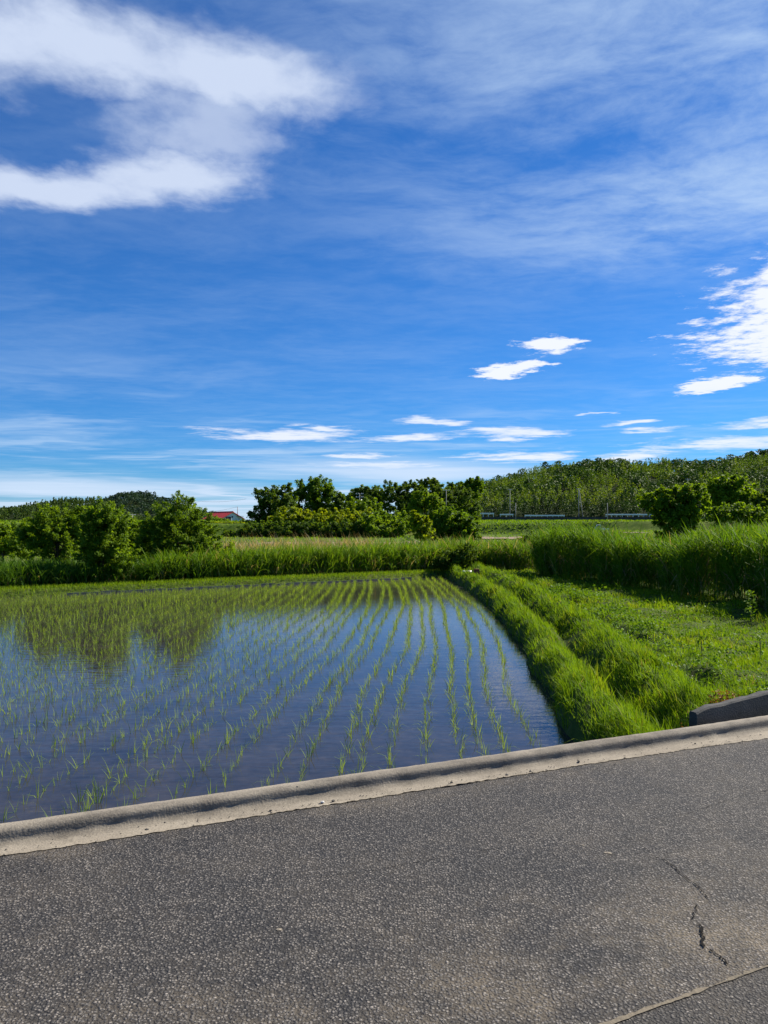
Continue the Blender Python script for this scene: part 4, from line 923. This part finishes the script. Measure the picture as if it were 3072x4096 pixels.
# ------------------------------------------------------------------ short grass of the banks
def inside_frame(x, y, m=1.0): return np.abs(x) < .52*y+m
FRONT = np.array([(6.3, 30.2), (7.2, 26), (8.2, 22), (9.0, 18.6), (9.8, 15), (11.0, 10.5), (13.5, 6)])   # front line of the tall reeds on the right
def reed_front(y): return np.interp(-y, -FRONT[:, 1], FRONT[:, 0])
def build_grass():
    r = np.random.default_rng(5); parts = []
    for y0, y1, dens, w, h0, h1 in ((5.2, 8.5, 2700, .0075, .05, .17), (8.5, 12, 1900, .0092, .05, .17), (12, 18, 1000, .0125, .05, .17), (18, 26, 520, .018, .06, .18), (26, 36, 280, .025, .06, .18)):
        n = int((y1-y0)*8.5*dens); y = r.uniform(y0, y1, n); e = r.uniform(-.03, 8.5, n); x = x_edge(y)+e
        ok = inside_frame(x, y) & (kt(x, y) > KW+.06) & (x < reed_front(y)+.8)
        # headwall footprint and thin spots
        patch = wob(x, y, 2.4)+.6*wob(x+3, y+7, 5.3)
        groove = np.exp(-((e-.72)/.10)**2)+np.exp(-((e-1.85)/.16)**2)
        ok &= (r.random(n) < np.clip(.82+.38*patch-.62*groove, .10, 1))
        x, y, e, patch = x[ok], y[ok], e[ok], patch[ok]; n = len(x)
        ridge = np.exp(-((e-1.2)/.35)**2)+.8*np.exp(-((e-.32)/.25)**2)
        sp = wob(x*1.0+11, y, .9)+.7*wob(x, y+20, 2.0); h = r.uniform(h0, h1, n)*(.52+.40*ridge+.30*patch+.20*sp)*np.where(r.random(n) < .06, 1.7, 1); h = np.maximum(h, .035)
        base = np.stack([x, y, ground_h(x, y)-.01], -1)
        # wind from the right: blades lean left, those on the bank edge hang over the water
        az = np.where(r.random(n) < .35, r.normal(np.pi*.95, .8, n), r.uniform(0, 6.28, n)); lean = np.clip(r.normal(.48, .30, n), .02, 1.2)
        tint = np.clip(.46+.16*patch+.24*sp+r.normal(0, .17, n), 0, .93); tint = np.where(r.random(n) < .03+.06*(sp < -.5), r.uniform(.94, 1, n), tint)
        segs = 3 if y0 < 10 else 2
        parts.append((blades(base, h, w*r.uniform(.6, 1.6, n)*np.where(sp > .4, 1.35, 1), az, lean, segs=segs, droop=1.5, rs=r), tint))
    # far bank of the paddy
    n = 16000; x = r.uniform(-14, 4, n); g = r.uniform(.02, 1.0, n); y = y_far(x)+g/.835
    parts.append((blades(np.stack([x, y, ground_h(x, y)-.01], -1), r.uniform(.05, .16, n), r.uniform(.010, .022, n), r.uniform(0, 6.28, n), np.clip(r.normal(.4, .25, n), .05, 1), segs=2, rs=r), np.clip(r.normal(.62, .18, n), 0, .93)))
    put('bank_grass', blade_mesh('bank_grass', parts, G['grass']), kind='stuff', label='bright short grass over the paddy banks and the field on the right')
    # longer tufts drooping along the ridges
    parts = []; nt_ = 700; y = 6+(34-6)*r.random(nt_)**1.6; e = np.where(r.random(nt_) < .5, r.normal(1.2, .22, nt_), r.normal(.25, .14, nt_)); e = np.where(r.random(nt_) < .25, r.uniform(2, 6, nt_), e); x = x_edge(y)+e
    ok = inside_frame(x, y) & (kt(x, y) > KW+.12) & (x < reed_front(y)); x, y = x[ok], y[ok]; m = len(x); k = 16
    bx = np.repeat(x, k)+r.normal(0, .05, m*k); by = np.repeat(y, k)+r.normal(0, .05, m*k); nn = m*k
    parts.append((blades(np.stack([bx, by, ground_h(bx, by)-.01], -1), r.uniform(.12, .30, nn), .0075*np.interp(by, [6, 14, 34], [1, 1.5, 3])*r.uniform(.7, 1.3, nn), r.normal(np.pi*.95, .9, nn), np.clip(r.normal(.55, .25, nn), .05, 1.1), segs=3, rs=r), np.clip(np.repeat(r.normal(.5, .16, m), k)+r.normal(0, .1, nn), 0, .95)))
    put('grass_tufts', blade_mesh('grass_tufts', parts, G['grass']), kind='stuff', label='longer grass tufts drooping along the bank ridges')
    m = 70; bx0 = r.uniform(1.95, 2.75, m); by0 = np.array([K0[1]+(x_-K0[0])*math.tan(R(24)) for x_ in bx0])+.33+r.uniform(0, .35, m); k = 14; nn = m*k
    bx = np.repeat(bx0, k)+r.normal(0, .04, nn); by = np.repeat(by0, k)+r.normal(0, .03, nn); ok = kt(bx, by) > KW+.03; bx, by = bx[ok], by[ok]; nn = len(bx)
    parts.append((blades(np.stack([bx, by, ground_h(bx, by)-.01], -1), r.uniform(.20, .46, nn), .005*r.uniform(.7, 1.5, nn), r.uniform(0, 6.28, nn), np.clip(r.normal(.5, .3, nn), .05, 1.1), segs=3, rs=r), np.clip(r.normal(.5, .22, nn), 0, 1)))
    put('foot_grass', blade_mesh('foot_grass', parts[-1:], G['grass']), kind='stuff', label='unmown grass along the back of the kerb at the bank end')
    # clover and broad leaved weeds in the hollows of the field
    n = 26000; y = 6+(30-6)*r.random(n)**1.5; e = np.where(r.random(n) < .62, r.normal(2.1, .42, n), r.uniform(2.2, 7, n)); x = x_edge(y)+e
    pt = wob(x*1.0, y, 1.9)+.7*wob(x+5, y-3, 3.7); ok = inside_frame(x, y) & (kt(x, y) > KW+.1) & (x < reed_front(y)+.2) & ((pt > .1) | (r.random(n) < .12)); x, y, pt = x[ok], y[ok], pt[ok]; n = len(x)
    c = np.stack([x, y, ground_h(x, y)+.02+(.06+.13*np.clip(pt, 0, 1))*r.random(n)], -1)
    V, f, tv = leaves(c, .045*np.interp(y, [6, 14, 30], [.8, 1.2, 2.0]), .7, np.zeros((n, 3)), r, r.random(n), up=1.0)
    put('clover', mesh_np('clover', V, f, G['weed'], tv), kind='stuff', label='clover and broad leaved weeds in the field hollows')
    # pale clover heads
    n = 420; y = 7+(16-7)*r.random(n)**1.3; x = x_edge(y)+r.uniform(1.2, 5.5, n); ok = (wob(x, y, 1.3) > .1) & (kt(x, y) > .5) & (x < reed_front(y)) & inside_frame(x, y); x, y = x[ok], y[ok]; n = len(x)
    c = np.stack([x, y, ground_h(x, y)+r.uniform(.14, .22, n)], -1); mb = MB()
    for q in c:
        s = .010; mb.add([q+np.array(v)*s for v in ((1, 0, 0), (0, 1, 0), (-1, 0, 0), (0, -1, 0), (0, 0, 1), (0, 0, -1))], [(0, 1, 4), (1, 2, 4), (2, 3, 4), (3, 0, 4), (1, 0, 5), (2, 1, 5), (3, 2, 5), (0, 3, 5)])
    put('clover_heads', mb.mesh('clover_heads', plain('clover_head', (.50, .46, .30), .9)), kind='stuff', label='pale clover heads dotted over the field')
    # russet dead weeds beside the headwall
    n = 1500; x = r.normal(3.35, .22, n); y = r.normal(7.35, .16, n); c = np.stack([x, y, ground_h(x, y)+r.uniform(.0, .16, n)], -1)
    V, f, tv = leaves(c, .035, .4, np.zeros((n, 3)), r, r.random(n)); put('dead_weeds', mesh_np('dead_weeds', V, f, G['russet'], tv), kind='stuff', label='russet dead weeds along the top of the headwall')
build_grass()

# ------------------------------------------------------------------ tall reeds (stems with arching leaves)
def reeds(name, label, x, y, H, nl, lw, tint0, seed, dry=.0, top=0.25, ll=(.45, .85), az_mean=None):
    r = np.random.default_rng(seed); n = len(x); z = ground_h(x, y)
    parts = []
    st = np.stack([x, y, z-.02], -1); az = r.normal(np.pi, .9, n); ln = r.uniform(.02, .18, n)
    stint = np.where(r.random(n) < .10+dry*.6, r.uniform(.88, .96, n), np.clip(tint0*.8+r.normal(0, .1, n), 0, .8))
    parts.append((blades(st, H*.80, .5*lw*np.ones(n), az, ln, segs=2, rs=r), stint))
    s = top+(1-top)*r.random((n, nl))**.85; s = s.ravel(); k = nl
    hx = np.repeat(H, k); b = np.repeat(st, k, 0); a = np.repeat(az, k); lnn = np.repeat(ln, k)
    b = b+np.stack([np.cos(a)*lnn*hx*s**1.6*.75, np.sin(a)*lnn*hx*s**1.6*.75, hx*s*.66], -1)
    m = n*k; laz = r.uniform(0, 6.28, m) if az_mean is None else r.normal(az_mean, 1.2, m)
    lt = np.clip(np.repeat(np.broadcast_to(tint0, n), k)+r.normal(0, .16, m), 0, .80)
    dd = np.repeat(np.broadcast_to(dry, n), k); lt = np.where(r.random(m) < dd, r.uniform(.87, 1, m), lt); lt = np.where((s < .45) & (r.random(m) < .12), r.uniform(.86, .95, m), lt)
    parts.append((blades(b, r.uniform(ll[0], ll[1], m)*np.minimum(1, .6+.5*hx/2), lw*r.uniform(.7, 1.3, m), laz, np.clip(r.normal(.72, .25, m), .1, 1.25), segs=3, droop=1.5, rs=r), lt))
    put(name, blade_mesh(name, parts, G['reed']), kind='stuff', label=label)
def build_reeds():
    r = np.random.default_rng(8)
    # right stand: dense front face, then the mass behind
    n = 3000; y = 8+(30.2-8)*r.random(n); x = reed_front(y)+.10+1.7*r.random(n)**1.5+.25*np.sin(y*1.7)+.15*np.sin(y*4.1)
    ok = inside_frame(x, y, 1.5); x, y = x[ok], y[ok]
    n2 = 700; xb = r.uniform(6.2, 8.6, n2); yb = 30+1.9*r.random(n2)+.2*(xb-6.3); x = np.concatenate([x, xb]); y = np.concatenate([y, yb])
    H = 1.98+.42*np.clip((x/y-.36)/.14, 0, 1)-.45*np.exp(-((x/y-.372)/.028)**2)+.26*wob(x, y, .5)+.22*wob(x+3, y, 1.6)+r.normal(0, .13, len(x))
    reeds('tall_reeds', 'front of the tall dense reed stand at the right', x, y, H, 11, .030, .45, 81, top=.04, dry=.02)
    n = 9000; y = 16+46*r.random(n)**.8; x = 6.0+30*r.random(n); front = np.where(y < 30, reed_front(y)+1.4, 6.6+(y-30)*.05)
    ok = (x > front) & inside_frame(x, y, 1.0) & (x/y > .213+.02*np.sin(y)) & ((y < 44) | (x/y > .34)); x, y = x[ok], y[ok]; H = 1.84+.36*np.clip((x/y-.38)/.12, 0, 1)-.95*np.exp(-((x/y-.372)/.040)**2)+.30*wob(x, y, .35)+.22*wob(x, y+5, .9)+r.normal(0, .12, len(x))
    reeds('reed_mass', 'sunlit tops of the reed field behind the right stand', x, y, H, 5, .040, np.clip(.52+.15*wob(x, y, .3), 0, 1), 82, top=.55, dry=np.clip(.05+.30*(y > 44), 0, 1))
    # middle stand beyond the paddy
    n = 2600; x = -8.5+(15.3)*r.random(n); g = .9+2.0*r.random(n); y = np.where(x < 2.7, y_far(x)+g/.835, 35.6-(x-2.7)*.78+g)
    H = np.interp(x, [-9, -6, -1, 2, 6.8], [1.0, 1.15, 1.15, 1.15, 1.35])+r.normal(0, .10, n)+.08*wob(x, y, .8)
    reeds('tall_grass', 'sunlit tall grass standing beyond the paddy', x, y, H, 8, .036, .58, 83, top=.05, dry=np.interp(x, [3.5, 5.0, 6.8], [.03, .12, .12]))
    n = 3200; x = -9+17*r.random(n); g = 2.8+8*r.random(n); y = np.where(x < 2.7, y_far(x)+g/.835, 35.6-(x-2.7)*.78+g); ok = inside_frame(x, y); x, y, g = x[ok], y[ok], g[ok]
    H = .98+.14*wob(x, y, .7)+r.normal(0, .10, len(x))+.012*g
    dry = np.where((x < -.5) & (x > -8), .85, .20)*np.clip((g-1.8)/2, 0, 1); H = H+np.where((x < -.5) & (x > -8), .12, 0)
    reeds('tall_grass', 'dry topped tall grass behind the sunlit front', x, y, H, 5, .042, .55, 84, top=.4, dry=dry)
    # left, by the trees: their shade is put into a darker leaf tint
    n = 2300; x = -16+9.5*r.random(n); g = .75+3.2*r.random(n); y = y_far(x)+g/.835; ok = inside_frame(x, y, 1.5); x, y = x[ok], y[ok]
    reeds('shade_tinted_grass', 'tall grass by the left trees, tinted dark for their shade', x, y, .72+.10*wob(x, y, .9)+r.normal(0, .09, len(x)), 8, .030, .08, 85, top=.08, ll=(.40, .75))
    # dry plumes standing above
    n = 420; x = np.where(r.random(n) < .65, r.uniform(-8, -.5, n), r.uniform(-9, 9, n)); g = r.uniform(3, 10, n); y = np.where(x < 2.7, y_far(x)+g/.835, 35.6-(x-2.7)*.78+g)
    bt = np.stack([x, y, ground_h(x, y)], -1)
    p1 = blades(bt, r.uniform(1.4, 1.9, n), .016, r.normal(np.pi, .5, n), r.uniform(.12, .45, n), segs=3, droop=2.2, rs=r)
    put('dry_stalks', blade_mesh('dry_stalks', [(p1, r.uniform(.9, 1, n))], G['reed']), kind='stuff', label='dry tan stalks sticking out above the tall grass')
    # rough grass of the far fields and terrace banks
    n = 26000; d = 46+(325-46)*r.random(n)**1.5; x = r.uniform(-.5, .5, n)*d; y = d; z = ground_h(x, y)
    bank = np.concatenate([np.stack([r.uniform(4, 36, 1500), r.uniform(129, 133, 1500)], -1), np.stack([r.uniform(30, 100, 1500), r.uniform(206, 210, 1500)], -1)])
    x = np.concatenate([x, bank[:, 0]]); y = np.concatenate([y, bank[:, 1]]); n = len(x); z = ground_h(x, y)
    ok = ~((y > 88) & (y < 105) & (x > 8) & (x < 31)) & ~((y > 70) & (y < 80) & (x > -14) & (x < 6)) & ~((y > 118) & (y < 128.5) & (x > 0) & (x < 36)) & ~((y > 142) & (y < 153) & (x > 28) & (x < 50)); x, y, z = x[ok], y[ok], z[ok]; n = len(x)
    p = blades(np.stack([x, y, z-.03], -1), r.uniform(.12, .38, n)*np.interp(y, [46, 128, 300], [1, 1.2, 1.8]), .0022*y*r.uniform(.7, 1.3, n)*.6+.02, r.uniform(0, 6.28, n), np.clip(r.normal(.5, .25, n), 0, 1), segs=2, rs=r)
    put('rough_grass', blade_mesh('rough_grass', [(p, np.clip(.55+.25*wob(x, y, .08)+r.normal(0, .15, n), 0, .96))], G['grass']), kind='stuff', label='rough grass on the terraced fields below the hills')
build_reeds()

# ------------------------------------------------------------------ odd weeds, stakes and stones
def weed(label, x, y, H, seed, n=34, size=.09):
    r = np.random.default_rng(seed); z = float(ground_h(x, y)); o = empty('leafy_weed', (x, y, z), label, 'weed', 'upright weeds in the field')
    put('stem', MB().tube([(0, 0, -.03), (.01, .01, H*.5), (0.0, .02, H)], [.008, .006, .003], 6).mesh('stem', M['bark']), parent=o)
    s = r.random(n)**.7; th = r.uniform(0, 6.28, n); rad = (.02+.10*(1-s*.6))*r.uniform(.6, 1, n)*H/.5
    c = np.stack([rad*np.cos(th), rad*np.sin(th), H*(.12+.9*s)], -1); V, f, tv = leaves(c, size, .35, np.zeros((n, 3)), r, r.uniform(.5, 1, n), up=1.2)
    put('foliage', mesh_np('foliage', V, f, G['weed'], tv), parent=o)
weed('tall upright weed in the shade before the reeds at the right edge', 7.6, 16.0, .62, 1, 60, .13)
weed('short leafy weed in the middle of the right field', 5.55, 15.5, .34, 2)
weed('leafy weed nearest the headwall at the right edge', 5.6, 11.5, .36, 3)
weed('leafy weed beside the dark hollow of the right field', 4.85, 11.8, .32, 4)
def small_things():
    y = 31.0; x = float(x_edge(y))+.42; z = float(ground_h(x, y))
    o = empty('outlet_pipe', (x, y, z), 'short white plastic pipe lying at the far end of the bank', 'pipe', rz=R(12))
    put('tube', MB().tube([(-.16, 0, .10), (.16, 0, .10)], .055, 12).mesh('tube', M['white'], True), parent=o)
    put('collar', MB().tube([(-.20, 0, .10), (-.12, 0, .10)], .068, 12).mesh('collar', M['white'], True), parent=o)
    put('sluice_box', MB().box((x+.36, y, z+.10), (.20, .16, .24)).mesh('sluice_box', M['rust'], bevel=.01), label='small rusty iron sluice box beside the white pipe', cat='sluice box')
    p = (2.52, 6.25); zz = float(ground_h(*p)); put('orange_stake', MB().tube([(p[0], p[1], zz), (p[0]+.07, p[1]+.02, zz+.52)], [.008, .006], 6).mesh('orange_stake', plain('orange_paint', (.55, .10, .02), .5)), label='thin orange stake leaning in the grass at the headwall end', cat='stake')
small_things()
def build_stones():
    r = np.random.default_rng(44)
    def stone(s, seed):
        q = np.random.default_rng(seed); bm = bmesh.new(); bmesh.ops.create_icosphere(bm, subdivisions=1, radius=1)
        for v in bm.verts: v.co = Vector((v.co.x*s*q.uniform(.8, 1.3), v.co.y*s*q.uniform(.6, 1.1), max(-.3*s, v.co.z*s*.6*q.uniform(.7, 1.2))))
        me = bpy.data.meshes.new('stone'); bm.to_mesh(me); bm.free(); return me
    var = [stone(.0105, k) for k in range(6)]
    for m in var: m.materials.append(M['stone'])
    spots = [(-.45+.0, .02), (-.1, .03), (.05, .015), (.35, .05), (.62, .03), (1.0, .07), (1.4, .04), (1.85, .02), (2.1, .05), (2.55, .03), (2.62, .035), (2.7, .02), (3.1, .08), (3.5, .03), (3.9, .05), (4.1, .07), (4.35, .02), (4.7, .03), (4.95, .04), (5.2, .03), (5.25, .05), (5.8, .03), (1.2, .19), (2.3, .20), (3.7, .21), (.5, .20)]
    for s, t in spots:
        p = kst(s+.3+r.normal(0, .04), t+r.normal(0, .008)); z = .004 if t < .1 else .067
        k = r.uniform(.55, 1.35); o = put('stone', var[int(r.integers(6))], label='small dark stone lying on the concrete kerb', cat='stone', group='dark stones strewn along the kerb', loc=(p[0], p[1], z+.004*k), rz=r.uniform(0, 6.28)); o.scale = (k, k, k)
    me = stone(.013, 99); me.materials.append(M['stone_pale']); p = kst(1.62, .055)
    put('stone', me, label='single pale stone lying on the concrete kerb', cat='stone', loc=(p[0], p[1], .010))
build_stones()
def build_grit():
    r = np.random.default_rng(61); n = 900; sg = r.uniform(-1.2, 8, n); tg = np.where(r.random(n) < .7, r.normal(.03, .035, n), r.uniform(-.3, .14, n)); p = K0+sg[:, None]*U+tg[:, None]*NRM
    z = np.where(tg < .0, .017, .006); s_ = r.uniform(.0018, .0052, n)[:, None, None]
    o8 = np.array([(1, 0, 0), (0, 1, 0), (-1, 0, 0), (0, -1, 0), (0, 0, .8), (0, 0, -.5)]); V = (np.concatenate([p, z[:, None]], 1)[:, None]+o8[None]*s_*r.uniform(.6, 1.3, (n, 6, 1))).reshape(-1, 3)
    f = (np.arange(n)*6)[:, None, None]+np.array([(0, 1, 4), (1, 2, 4), (2, 3, 4), (3, 0, 4), (1, 0, 5), (2, 1, 5), (3, 2, 5), (0, 3, 5)])[None]
    put('grit', mesh_np('grit', V, f.reshape(-1, 3), M['stone']), kind='stuff', label='dark grit gathered along the foot of the kerb')
build_grit()
